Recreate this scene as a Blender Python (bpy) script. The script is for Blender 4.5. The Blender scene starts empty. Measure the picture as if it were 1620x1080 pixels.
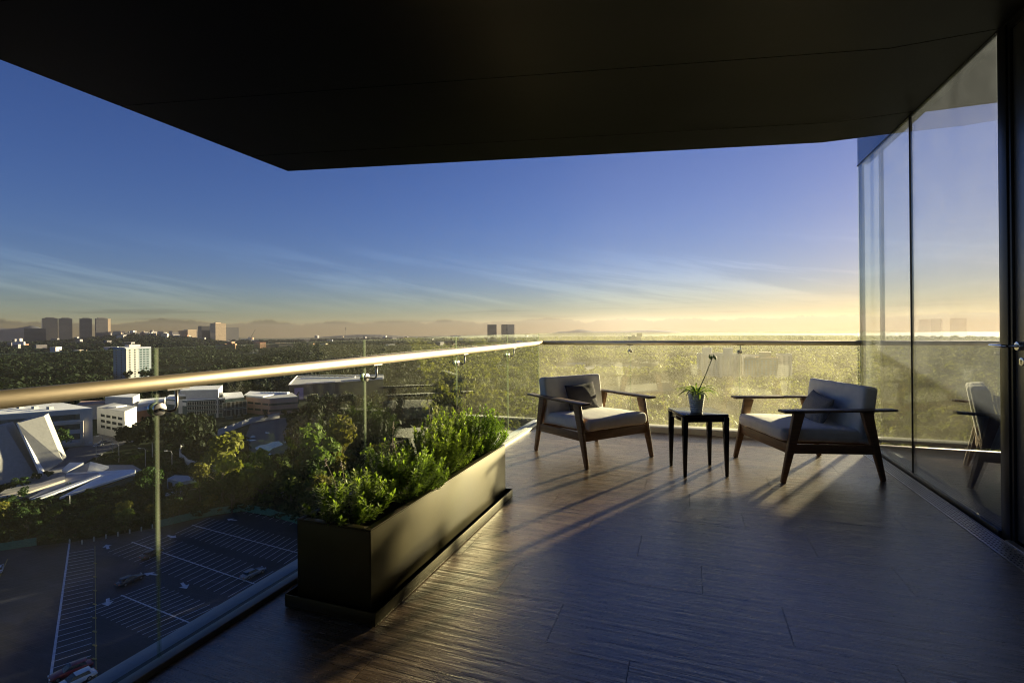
import bpy, bmesh, math, random
import numpy as np
from mathutils import Vector, Matrix, Euler
random.seed(7); rng = np.random.default_rng(7)
S = bpy.context.scene
COL = S.collection
R = math.radians

# ------------------------------------------------------------------ camera
F_PX, YAW, ROLL, VY, EYE = 783.27, 0.3457, 0.0096, 19.67, 1.3
cam = bpy.data.cameras.new('camera'); cam_o = bpy.data.objects.new('camera', cam); COL.objects.link(cam_o)
cam.sensor_width = 36.0; cam.sensor_fit = 'HORIZONTAL'
cam.lens = 36.0 * F_PX / 1620.0
cam.shift_y = -VY / 1620.0
cam.clip_start = 0.02; cam.clip_end = 60000
cam_o.matrix_world = Matrix.Translation((0, 0, EYE)) @ Matrix.Rotation(YAW, 4, 'Z') @ Matrix.Rotation(R(90), 4, 'X') @ Matrix.Rotation(-ROLL, 4, 'Z')
S.camera = cam_o

# ------------------------------------------------------------------ sky, sun, exposure
SUN_AZ, SUN_EL = R(26.3), R(7.8)          # azimuth from +Y towards +X
w = bpy.data.worlds.new('World'); S.world = w; w.use_nodes = True
nt = w.node_tree; nt.nodes.clear()
def N(tree, typ, **kw):
    n = tree.nodes.new(typ)
    for k, v in kw.items(): setattr(n, k, v)
    return n
def LK(tree, a, b): tree.links.new(a, b)
def MATH(tree, op, a, b=None, c=None, clamp=False):
    n = tree.nodes.new('ShaderNodeMath'); n.operation = op; n.use_clamp = clamp
    for i, v in enumerate((a, b, c)):
        if v is None: continue
        if isinstance(v, (int, float)): n.inputs[i].default_value = v
        else: tree.links.new(v, n.inputs[i])
    return n.outputs[0]
def RAMP(tree, fac, stops):
    n = tree.nodes.new('ShaderNodeValToRGB'); tree.links.new(fac, n.inputs[0])
    e = n.color_ramp.elements
    while len(e) > 1: e.remove(e[0])
    e[0].position = stops[0][0]; e[0].color = (*stops[0][1], 1) if not isinstance(stops[0][1], (int, float)) else (stops[0][1],)*3 + (1,)
    for p, c in stops[1:]:
        q = e.new(p); q.color = (*c, 1) if not isinstance(c, (int, float)) else (c, c, c, 1)
    return n.outputs[0]
def MIXC(tree, fac, a, b, blend='MIX'):
    n = tree.nodes.new('ShaderNodeMix'); n.data_type = 'RGBA'; n.blend_type = blend; n.clamp_result = False
    for sock, v in ((n.inputs[0], fac), (n.inputs[6], a), (n.inputs[7], b)):
        if isinstance(v, (int, float)): sock.default_value = v
        elif isinstance(v, tuple): sock.default_value = (*v, 1)
        else: tree.links.new(v, sock)
    return n.outputs[2]
def SMOOTH(tree, v, lo, hi):
    n = tree.nodes.new('ShaderNodeMapRange'); n.interpolation_type = 'SMOOTHSTEP'
    tree.links.new(v, n.inputs[0]); n.inputs[1].default_value = lo; n.inputs[2].default_value = hi
    return n.outputs[0]
def NOISE(tree, vec, scale, detail=4, rough=.55, dist=0):
    n = tree.nodes.new('ShaderNodeTexNoise'); n.inputs['Scale'].default_value = scale
    n.inputs['Detail'].default_value = detail; n.inputs['Roughness'].default_value = rough; n.inputs['Distortion'].default_value = dist
    if vec is not None: tree.links.new(vec, n.inputs['Vector'])
    return n.outputs[0]
def COMB(tree, x, y, z):
    n = tree.nodes.new('ShaderNodeCombineXYZ')
    for i, v in enumerate((x, y, z)):
        if isinstance(v, (int, float)): n.inputs[i].default_value = v
        else: tree.links.new(v, n.inputs[i])
    return n.outputs[0]

tc = N(nt, 'ShaderNodeTexCoord')
sep = N(nt, 'ShaderNodeSeparateXYZ'); LK(nt, tc.outputs['Generated'], sep.inputs[0])
sx, sy, sz = sep.outputs
zc = MATH(nt, 'MAXIMUM', sz, 0.002)       # below the horizon the sky simply goes on as it is at the horizon
skyv = COMB(nt, sx, sy, zc)
sky = N(nt, 'ShaderNodeTexSky', sky_type='NISHITA')
sky.sun_disc = False; sky.sun_elevation = SUN_EL; sky.sun_rotation = SUN_AZ
sky.altitude = 2200; sky.air_density = 1.15; sky.dust_density = 0.9; sky.ozone_density = 3.5
LK(nt, skyv, sky.inputs[0])
hsv = N(nt, 'ShaderNodeHueSaturation'); hsv.inputs['Saturation'].default_value = 1.12; hsv.inputs['Hue'].default_value = .515; LK(nt, MIXC(nt, 1.0, sky.outputs[0], (.645, .525, .555), 'MULTIPLY'), hsv.inputs['Color'])
lum = N(nt, 'ShaderNodeRGBToBW'); LK(nt, hsv.outputs[0], lum.inputs[0])
base = MIXC(nt, 1.0, hsv.outputs[0], COMB(nt, *([MATH(nt, 'ADD', .035, MATH(nt, 'DIVIDE', 1.0, MATH(nt, 'MULTIPLY_ADD', lum.outputs[0], .30, 1.0)))] * 3)), 'MULTIPLY')
az = MATH(nt, 'ARCTAN2', sx, sy)
# high thin cirrus, long streaks sinking to the right
cv = COMB(nt, MATH(nt, 'ADD', az, MATH(nt, 'MULTIPLY', sz, 1.5)), MATH(nt, 'ADD', MATH(nt, 'MULTIPLY', sz, 9.0), MATH(nt, 'MULTIPLY', az, 1.5)), 3.0)
cn = NOISE(nt, cv, 3.1, 8, .62, .35)
cm = MATH(nt, 'MULTIPLY', SMOOTH(nt, cn, .44, .66), MATH(nt, 'MULTIPLY', SMOOTH(nt, sz, .02, .07), MATH(nt, 'SUBTRACT', 1.0, SMOOTH(nt, sz, .09, .19))))
col = MIXC(nt, MATH(nt, 'MULTIPLY', cm, .62), base, MIXC(nt, 1.0, base, (1.55, 1.45, 1.3), 'MULTIPLY'))
# dusty warm layer close to the horizon, the same all round
col = MIXC(nt, MATH(nt, 'SUBTRACT', 1.0, SMOOTH(nt, sz, -.02, .115)), col, MIXC(nt, 1.0, col, (1.05, 1.0, .74), 'MULTIPLY'))
# flat grey bars low over the horizon
bn = NOISE(nt, COMB(nt, MATH(nt, 'MULTIPLY', az, 3.2), MATH(nt, 'MULTIPLY', sz, 75.0), 0), 1.35, 5, .5)
bm = MATH(nt, 'MULTIPLY', SMOOTH(nt, bn, .53, .66), MATH(nt, 'MULTIPLY', SMOOTH(nt, sz, .004, .016), MATH(nt, 'SUBTRACT', 1.0, SMOOTH(nt, sz, .04, .062))))
col = MIXC(nt, MATH(nt, 'MULTIPLY', bm, .5), col, MIXC(nt, 1.0, col, (.62, .60, .66), 'MULTIPLY'))
# bank of cumulus resting on the horizon
hn = NOISE(nt, COMB(nt, MATH(nt, 'MULTIPLY', az, 9.0), 2.0, 0), 1.0, 5, .6)
fn = NOISE(nt, COMB(nt, MATH(nt, 'MULTIPLY', az, 60.0), MATH(nt, 'MULTIPLY', sz, 160.0), 0), 1.0, 5, .6)
top = MATH(nt, 'ADD', MATH(nt, 'MULTIPLY_ADD', hn, .050, -.0095), MATH(nt, 'MULTIPLY', fn, .006))
km = SMOOTH(nt, MATH(nt, 'SUBTRACT', top, sz), 0.0, .0012)
lit = SMOOTH(nt, MATH(nt, 'SUBTRACT', top, sz), .0004, .004)
kc = MIXC(nt, lit, MIXC(nt, 1.0, col, (1.08, 1.0, .9), 'MULTIPLY'), MIXC(nt, 1.0, col, (.50, .45, .46), 'MULTIPLY'))
col = MIXC(nt, MATH(nt, 'MULTIPLY', km, .8), col, kc)
bg = N(nt, 'ShaderNodeBackground'); bg.inputs[1].default_value = 0.05
LK(nt, col, bg.inputs[0])
wo = N(nt, 'ShaderNodeOutputWorld'); LK(nt, bg.outputs[0], wo.inputs[0])

sun = bpy.data.lights.new('sun', 'SUN'); sun.energy = 5.0; sun.angle = R(1.5); sun.color = (1.0, .82, .52)
sun_o = bpy.data.objects.new('sun', sun); COL.objects.link(sun_o)
sdir = Vector((math.sin(SUN_AZ) * math.cos(SUN_EL), math.cos(SUN_AZ) * math.cos(SUN_EL), math.sin(SUN_EL)))
sun_o.rotation_euler = (-sdir).to_track_quat('-Z', 'Y').to_euler(); sun_o.location = sdir * 30

S.view_settings.view_transform = 'Standard'; S.view_settings.look = 'None'
S.view_settings.exposure = 2.35; S.view_settings.gamma = 1.0; S.view_settings.use_curve_mapping = False
S.render.engine = 'CYCLES'
S.cycles.use_denoising = True; S.cycles.filter_width = 1.1
S.cycles.max_bounces = 8; S.cycles.diffuse_bounces = 3; S.cycles.glossy_bounces = 4; S.cycles.transmission_bounces = 4
S.cycles.volume_bounces = 0; S.cycles.transparent_max_bounces = 24
S.cycles.caustics_reflective = False; S.cycles.caustics_refractive = False
S.cycles.sample_clamp_indirect = 0.5; S.cycles.sample_clamp_direct = 0.9

# ------------------------------------------------------------------ survey: photo bearing + known height -> place on the ground
_c, _s = math.cos(ROLL), math.sin(ROLL)
FW = Vector((-math.sin(YAW), math.cos(YAW), 0)); RT = Vector((math.cos(YAW), math.sin(YAW), 0))
GZ = -50.0
def ray(px, py):
    a, b = px - 810, py - 540
    u = _c * a - _s * b; v = _s * a + _c * b + VY
    return FW + RT * (u / F_PX) + Vector((0, 0, -v / F_PX))
def G(px, py, z=GZ):
    r = ray(px, py); return Vector((0, 0, EYE)) + r * ((z - EYE) / r.z)
def D(px, py, d):
    return Vector((0, 0, EYE)) + ray(px, py) * d
def PXY(p):
    d = FW.dot(p); l = RT.dot(p)
    if d <= .1: return None
    u = F_PX * l / d; v = -F_PX * (p[2] - EYE) / d - VY
    return 810 + _c * u + _s * v, 540 - _s * u + _c * v, d

# ------------------------------------------------------------------ materials
M = {}
def mat(name, col, rough=.6, metal=0.0, var=.12, vscale=6.0, bump=0.0, bscale=40.0, spec=.5, coord='Object', objvar=0.0, stretch=None, coat=0.0):
    m = bpy.data.materials.new(name); m.use_nodes = True; t = m.node_tree
    b = t.nodes['Principled BSDF']
    b.inputs['Roughness'].default_value = rough; b.inputs['Metallic'].default_value = metal
    b.inputs['Specular IOR Level'].default_value = spec
    if coat: b.inputs['Coat Weight'].default_value = coat; b.inputs['Coat Roughness'].default_value = .08
    c = N(t, 'ShaderNodeTexCoord'); v = c.outputs[coord]
    if stretch:
        mp = N(t, 'ShaderNodeMapping'); mp.inputs['Scale'].default_value = stretch; LK(t, v, mp.inputs[0]); v = mp.outputs[0]
    n = NOISE(t, v, vscale, 5, .6)
    lo = tuple(x * (1 - var) for x in col); hi = tuple(min(1, x * (1 + var)) for x in col)
    cc = RAMP(t, n, [(.3, lo), (.7, hi)])
    if objvar:
        oi = N(t, 'ShaderNodeObjectInfo')
        hs = N(t, 'ShaderNodeHueSaturation'); LK(t, cc, hs.inputs['Color'])
        LK(t, MATH(t, 'MULTIPLY_ADD', oi.outputs['Random'], objvar * 2, 1 - objvar), hs.inputs['Value'])
        cc = hs.outputs[0]
    LK(t, cc, b.inputs['Base Color'])
    rr = MATH(t, 'MULTIPLY_ADD', n, .22 * rough, rough * .89, clamp=True); LK(t, rr, b.inputs['Roughness'])
    if bump:
        bn = NOISE(t, v, bscale, 5, .6)
        bp = N(t, 'ShaderNodeBump'); bp.inputs['Strength'].default_value = bump; bp.inputs['Distance'].default_value = .01
        LK(t, bn, bp.inputs['Height']); LK(t, bp.outputs[0], b.inputs['Normal'])
    M[name] = m; return m

def glass(name, tint, f0, dirt_veil=0.0, veil_col=(.8, .78, .7), wave=0.0):
    m = bpy.data.materials.new(name); m.use_nodes = True; t = m.node_tree; t.nodes.clear()
    g = N(t, 'ShaderNodeNewGeometry')
    d = N(t, 'ShaderNodeVectorMath', operation='DOT_PRODUCT'); LK(t, g.outputs['Incoming'], d.inputs[0]); LK(t, g.outputs['Normal'], d.inputs[1])
    k = MATH(t, 'POWER', MATH(t, 'SUBTRACT', 1.0, MATH(t, 'ABSOLUTE', d.outputs['Value'])), 5.0)
    fr = MATH(t, 'MULTIPLY_ADD', k, 1 - f0, f0, clamp=True)
    tr = N(t, 'ShaderNodeBsdfTransparent'); tr.inputs[0].default_value = (*tint, 1)
    gl = N(t, 'ShaderNodeBsdfGlossy'); gl.inputs['Roughness'].default_value = 0.0; gl.inputs[0].default_value = (.95, .97, .96, 1)
    tco = N(t, 'ShaderNodeTexCoord')
    if wave:
        bp = N(t, 'ShaderNodeBump'); bp.inputs['Strength'].default_value = wave; bp.inputs['Distance'].default_value = .004
        LK(t, NOISE(t, tco.outputs['Object'], 1.3, 1, .4), bp.inputs['Height']); LK(t, bp.outputs[0], gl.inputs['Normal'])
    mx = N(t, 'ShaderNodeMixShader'); LK(t, fr, mx.inputs[0]); LK(t, tr.outputs[0], mx.inputs[1]); LK(t, gl.outputs[0], mx.inputs[2])
    out = mx.outputs[0]
    if dirt_veil:
        tl = N(t, 'ShaderNodeBsdfTranslucent'); tl.inputs[0].default_value = (*veil_col, 1)
        df = N(t, 'ShaderNodeBsdfDiffuse'); df.inputs[0].default_value = (*veil_col, 1)
        m2 = N(t, 'ShaderNodeMixShader'); m2.inputs[0].default_value = .35; LK(t, tl.outputs[0], m2.inputs[1]); LK(t, df.outputs[0], m2.inputs[2])
        smear = NOISE(t, tco.outputs['Object'], 2.2, 6, .65, .6)
        mp = N(t, 'ShaderNodeMapping'); mp.inputs['Scale'].default_value = (1, 1, .25); mp.inputs['Rotation'].default_value = (.5, 0, 0); LK(t, tco.outputs['Object'], mp.inputs[0])
        spot = SMOOTH(t, NOISE(t, mp.outputs[0], 110, 2, .5), .66, .78)
        amt = MATH(t, 'ADD', MATH(t, 'MULTIPLY', MATH(t, 'MULTIPLY_ADD', SMOOTH(t, smear, .25, .75), .55, .45), dirt_veil), MATH(t, 'MULTIPLY', MATH(t, 'MULTIPLY', spot, SMOOTH(t, smear, .45, .65)), dirt_veil * 1.2))
        m3 = N(t, 'ShaderNodeMixShader'); LK(t, amt, m3.inputs[0]); LK(t, out, m3.inputs[1]); LK(t, m2.outputs[0], m3.inputs[2]); out = m3.outputs[0]
    o = N(t, 'ShaderNodeOutputMaterial'); LK(t, out, o.inputs[0]); M[name] = m; return m

def leaf_mat(name, c1, c2, trans=.35, objvar=.25, scale=.6, rough=.7, hue=.025, spec=.08):
    m = bpy.data.materials.new(name); m.use_nodes = True; t = m.node_tree; t.nodes.clear()
    tco = N(t, 'ShaderNodeTexCoord'); g = N(t, 'ShaderNodeNewGeometry')
    n = NOISE(t, g.outputs['Position'], scale, 4, .6)
    cc = RAMP(t, n, [(.32, c1), (.68, c2)])
    oi = N(t, 'ShaderNodeObjectInfo'); hs = N(t, 'ShaderNodeHueSaturation'); LK(t, cc, hs.inputs['Color'])
    LK(t, MATH(t, 'MULTIPLY_ADD', oi.outputs['Random'], hue, .5 - hue / 2), hs.inputs['Hue'])
    LK(t, MATH(t, 'MULTIPLY_ADD', oi.outputs['Random'], objvar * 2, 1 - objvar), hs.inputs['Value'])
    df = N(t, 'ShaderNodeBsdfPrincipled'); df.inputs['Roughness'].default_value = rough; LK(t, hs.outputs[0], df.inputs['Base Color'])
    df.inputs['Specular IOR Level'].default_value = spec
    tl = N(t, 'ShaderNodeBsdfTranslucent'); LK(t, MIXC(t, 1.0, hs.outputs[0], (1.5, 1.6, .7), 'MULTIPLY'), tl.inputs[0])
    mx = N(t, 'ShaderNodeMixShader'); mx.inputs[0].default_value = trans; LK(t, df.outputs[0], mx.inputs[1]); LK(t, tl.outputs[0], mx.inputs[2])
    o = N(t, 'ShaderNodeOutputMaterial'); LK(t, mx.outputs[0], o.inputs[0]); M[name] = m; return m

def wood_floor():
    m = bpy.data.materials.new('floor_plank'); m.use_nodes = True; t = m.node_tree; b = t.nodes['Principled BSDF']
    tco = N(t, 'ShaderNodeTexCoord'); oi = N(t, 'ShaderNodeObjectInfo')
    off = N(t, 'ShaderNodeVectorMath', operation='ADD'); LK(t, tco.outputs['Object'], off.inputs[0])
    LK(t, COMB(t, MATH(t, 'MULTIPLY', oi.outputs['Random'], 37.0), MATH(t, 'MULTIPLY', oi.outputs['Random'], 91.0), 0), off.inputs[1])
    v = off.outputs[0]
    mp = N(t, 'ShaderNodeMapping'); mp.inputs['Scale'].default_value = (1.4, 24, 1); LK(t, v, mp.inputs[0])
    ridge = NOISE(t, mp.outputs[0], 1.5, 3, .55, .6)
    mp2 = N(t, 'ShaderNodeMapping'); mp2.inputs['Scale'].default_value = (5, 150, 1); LK(t, v, mp2.inputs[0])
    fine = NOISE(t, mp2.outputs[0], 2.2, 5, .7, .3)
    mp3 = N(t, 'ShaderNodeMapping'); mp3.inputs['Scale'].default_value = (1.2, 5, 1); LK(t, v, mp3.inputs[0])
    blot = NOISE(t, mp3.outputs[0], 1.3, 4, .6)
    mixv = MATH(t, 'ADD', MATH(t, 'MULTIPLY', ridge, .45), MATH(t, 'ADD', MATH(t, 'MULTIPLY', fine, .3), MATH(t, 'MULTIPLY', blot, .25)))
    cc = RAMP(t, mixv, [(.36, (.020, .011, .007)), (.5, (.105, .066, .044)), (.64, (.25, .175, .128))])
    hs = N(t, 'ShaderNodeHueSaturation'); LK(t, cc, hs.inputs['Color'])
    LK(t, MATH(t, 'MULTIPLY_ADD', oi.outputs['Random'], .35, .82), hs.inputs['Value'])
    LK(t, hs.outputs[0], b.inputs['Base Color'])
    LK(t, MATH(t, 'ADD', MATH(t, 'MULTIPLY', fine, .26), .16), b.inputs['Roughness'])
    b.inputs['IOR'].default_value = 2.4
    h = MATH(t, 'ADD', ridge, MATH(t, 'MULTIPLY', fine, .22))
    bp = N(t, 'ShaderNodeBump'); bp.inputs['Strength'].default_value = .75; bp.inputs['Distance'].default_value = .0045
    LK(t, h, bp.inputs['Height']); LK(t, bp.outputs[0], b.inputs['Normal'])
    M['floor_plank'] = m

wood_floor()
mat('grout', (.012, .010, .010), .9)
mat('ceiling_black', (.0010, .0012, .0018), .42, spec=.14, var=.2, vscale=1.2, bump=.03, bscale=3)
mat('dark_frame', (.012, .012, .014), .35, var=.1)
mat('curb_metal', (.52, .54, .60), .5, metal=.1, var=.08, vscale=3)
mat('curb_inner', (.50, .49, .46), .55, var=.08, vscale=3)
mat('channel_dark', (.05, .05, .048), .5)
mat('rail_steel', (.86, .74, .52), .42, metal=1.0, var=.06, vscale=30, stretch=(40, 1, 40))
mat('clamp_steel', (.60, .59, .57), .22, metal=1.0, var=.05)
mat('planter_black', (.034, .026, .006), .45, metal=.7, var=.22, vscale=3.5, spec=.5, bump=.05, bscale=6)
mat('soil', (.02, .015, .011), .95, var=.4, vscale=60, bump=.6, bscale=90)
mat('chair_wood', (.17, .092, .046), .48, var=.35, vscale=3, stretch=(3, 3, 26), bump=.08, bscale=12)
mat('arm_wood', (.10, .068, .05), .40, var=.35, vscale=3, stretch=(3, 30, 3), bump=.08, bscale=12)
mat('cushion_grey', (.84, .82, .79), .92, var=.06, vscale=14, bump=.35, bscale=420, spec=.2)
mat('pillow_charcoal', (.075, .070, .080), .95, var=.75, vscale=95, bump=.8, bscale=150, spec=.2)
mat('pillow_grey', (.27, .265, .27), .95, var=.25, vscale=120, bump=.8, bscale=160, spec=.2)
mat('table_black', (.010, .010, .011), .14, var=.1, spec=.5)
mat('pot_white', (.86, .86, .87), .28, var=.04, vscale=12)
mat('drain_steel', (.48, .49, .52), .35, metal=1.0, var=.08, vscale=20)
mat('black_hole', (.006, .006, .006), .9)
mat('door_metal', (.30, .30, .31), .32, metal=.85, var=.05, vscale=2, stretch=(60, 60, 1))
mat('chrome', (.75, .75, .76), .10, metal=1.0, var=.03)
mat('room_floor', (.05, .045, .042), .35)
mat('room_white', (.55, .54, .52), .8)
mat('wall_dark', (.02, .02, .022), .6)
mat('spandrel', (.22, .25, .33), .18, metal=.7, var=.06)
glass('rail_far_glass', (.93, .96, .90), .035, dirt_veil=.065, veil_col=(.88, .85, .64))  # extra warm film over real specks stands in for the valley haze
glass('rail_glass', (.93, .96, .92), .04, dirt_veil=.009, veil_col=(.75, .75, .60))
glass('room_glass', (.95, .97, .97), .05)
glass('wall_glass', (.975, .98, .99), .15, dirt_veil=.06, veil_col=(.72, .80, .95), wave=.25)  # bluish film added to lift the pane's reflection, painted sheen
glass('car_glass', (.10, .12, .14), .06)
def edge_mat():
    m = bpy.data.materials.new('glass_edge'); m.use_nodes = True; t = m.node_tree; t.nodes.clear()
    tr = N(t, 'ShaderNodeBsdfTransparent'); tr.inputs[0].default_value = (.90, .94, .90, 1)
    gl = N(t, 'ShaderNodeBsdfGlossy'); gl.inputs['Roughness'].default_value = .12; gl.inputs[0].default_value = (.85, .88, .78, 1)
    tl = N(t, 'ShaderNodeBsdfTranslucent'); tl.inputs[0].default_value = (.80, .80, .66, 1)
    tco = N(t, 'ShaderNodeTexCoord')
    a = N(t, 'ShaderNodeMixShader'); LK(t, MATH(t, 'MULTIPLY_ADD', NOISE(t, tco.outputs['Object'], 3, 3), .4, .05), a.inputs[0]); LK(t, gl.outputs[0], a.inputs[1]); LK(t, tl.outputs[0], a.inputs[2])
    b = N(t, 'ShaderNodeMixShader'); b.inputs[0].default_value = .11; LK(t, tr.outputs[0], b.inputs[1]); LK(t, a.outputs[0], b.inputs[2])
    LK(t, b.outputs[0], N(t, 'ShaderNodeOutputMaterial').inputs[0]); M['glass_edge'] = m
edge_mat()
leaf_mat('sage_leaf', (.105, .165, .028), (.215, .285, .062), trans=.48, objvar=.10, scale=14, hue=.02, spec=.3, rough=.5)
leaf_mat('spider_leaf', (.08, .14, .035), (.26, .32, .11), trans=.42, spec=.4, rough=.4, objvar=.05, scale=30)
mat('green_stalk', (.09, .13, .05), .6)
mat('dry_stalk', (.22, .19, .12), .8)
mat('bud_green', (.16, .24, .05), .6)
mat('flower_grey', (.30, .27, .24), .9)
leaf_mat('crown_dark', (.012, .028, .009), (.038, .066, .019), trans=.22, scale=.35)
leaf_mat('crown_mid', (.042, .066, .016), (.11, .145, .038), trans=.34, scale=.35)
leaf_mat('crown_sun_gold', (.075, .08, .018), (.165, .155, .038), trans=.32, scale=.35)  # low golden sunlight put into the leaf colour
leaf_mat('forest_sun_gold', (.065, .080, .018), (.20, .195, .050), trans=.28, objvar=0, scale=.03)  # brighter copy: backlight and hazy glow put into the leaf colour
leaf_mat('forest', (.003, .0075, .0025), (.013, .021, .007), trans=.12, objvar=0, scale=.05)  # darker copy: shade on the left hillside put into the colour
mat('bark', (.07, .055, .042), .9, var=.3)
mat('asphalt', (.024, .025, .031), .62, var=.55, vscale=.12, bump=.15, bscale=30, coord='Object')
def worn_asphalt():
    m = M['asphalt']; t = m.node_tree; b = t.nodes['Principled BSDF']; src = b.inputs['Base Color'].links[0].from_socket
    g = N(t, 'ShaderNodeNewGeometry'); p = g.outputs['Position']
    st = N(t, 'ShaderNodeMapping'); st.inputs['Rotation'].default_value = (0, 0, .5); st.inputs['Scale'].default_value = (.05, .22, 1); LK(t, p, st.inputs[0])
    scuff = SMOOTH(t, NOISE(t, st.outputs[0], 1.0, 6, .7, .8), .50, .72)
    oil = SMOOTH(t, NOISE(t, p, .42, 3, .6), .60, .72)
    vor = N(t, 'ShaderNodeTexVoronoi'); vor.inputs['Scale'].default_value = .045; LK(t, p, vor.inputs['Vector'])
    patchv = N(t, 'ShaderNodeSeparateColor'); LK(t, vor.outputs['Color'], patchv.inputs[0])
    c1 = MIXC(t, MATH(t, 'MULTIPLY', scuff, .55), src, (.085, .088, .10))
    c2 = MIXC(t, MATH(t, 'MULTIPLY', oil, .6), c1, (.008, .008, .009))
    c3 = MIXC(t, 1.0, c2, RAMP(t, patchv.outputs[0], [(.3, .8), (.7, 1.25)]), 'MULTIPLY')
    LK(t, c3, b.inputs['Base Color'])
worn_asphalt()
mat('road_grey', (.11, .11, .12), .8, var=.2, vscale=.2)
mat('mud', (.085, .08, .082), .75, var=.3, vscale=.1)
mat('paint_white', (.62, .62, .66), .7, var=.25, vscale=1.5)
mat('paint_yellow', (.42, .32, .10), .7)
mat('puddle_water', (.02, .022, .025), .03, var=.02, spec=1.0)
mat('fence_green', (.055, .19, .12), .8, var=.2, vscale=2)
mat('wall_white', (.50, .50, .50), .8, var=.08, vscale=.4)
mat('wall_cream', (.55, .50, .43), .8, var=.08, vscale=.4)
mat('roof_white', (.78, .79, .82), .7, var=.10, vscale=.25)
mat('roof_grey', (.40, .40, .41), .8, var=.12, vscale=.25)
mat('concrete', (.30, .297, .295), .85, var=.10, vscale=1.2, bump=.5, bscale=1.2)
mat('concrete_dark', (.13, .13, .145), .85, var=.1)
mat('pink_wall', (.40, .24, .19), .85, var=.08)
mat('black_clad', (.03, .035, .05), .5, var=.2, vscale=.3)
mat('blue_sign', (.16, .17, .42), .6)
mat('window_dark', (.025, .032, .04), .18, var=.3, vscale=.5, spec=.6)
mat('window_teal', (.06, .10, .11), .15, var=.3, vscale=.5, spec=.7)
mat('window_mid', (.20, .21, .22), .3, var=.2, vscale=.5)
mat('tower_grey', (.14, .135, .135), .8, var=.1, vscale=.1)
mat('tower_tan', (.55, .43, .28), .8, var=.1, vscale=.1)  # brightened to carry the sunlit sides of towers
mat('tower_blue', (.26, .30, .36), .8, var=.08, vscale=.1)
mat('tower_dark', (.05, .05, .055), .7, var=.1, vscale=.1)
mat('brick_orange', (.34, .17, .09), .85, var=.1, vscale=.2)
mat('pole_grey', (.38, .39, .40), .5, metal=.4)
mat('car_red', (.22, .02, .025), .3, coat=.6, var=.04)
mat('car_white', (.72, .73, .75), .3, coat=.6, var=.03)
mat('car_dark', (.03, .032, .04), .3, coat=.6, var=.04)
mat('car_silver', (.30, .31, .34), .3, metal=.5, coat=.6, var=.04)
mat('tyre', (.015, .015, .016), .85)
mat('rim', (.4, .4, .42), .35, metal=.8)
mat('lamp_white', (.7, .72, .75), .3)
mat('tail_red', (.35, .02, .02), .3)
mat('bollard', (.42, .40, .34), .8)

def ground_mat():
    m = bpy.data.materials.new('ground_soil'); m.use_nodes = True; t = m.node_tree; b = t.nodes['Principled BSDF']
    g = N(t, 'ShaderNodeNewGeometry'); p = g.outputs['Position']
    a = NOISE(t, p, .012, 6, .65); c = NOISE(t, p, .15, 4, .6)
    f = MATH(t, 'ADD', MATH(t, 'MULTIPLY', a, .6), MATH(t, 'MULTIPLY', c, .4))
    LK(t, RAMP(t, f, [(.34, (.012, .022, .008)), (.5, (.024, .036, .013)), (.62, (.045, .050, .028)), (.74, (.10, .10, .09))]), b.inputs['Base Color'])
    b.inputs['Roughness'].default_value = .95; b.inputs['Specular IOR Level'].default_value = .1
    M['ground_soil'] = m
ground_mat()
mat('far_hill', (.05, .055, .06), .95, var=.2, vscale=.002, spec=.1)

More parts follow.
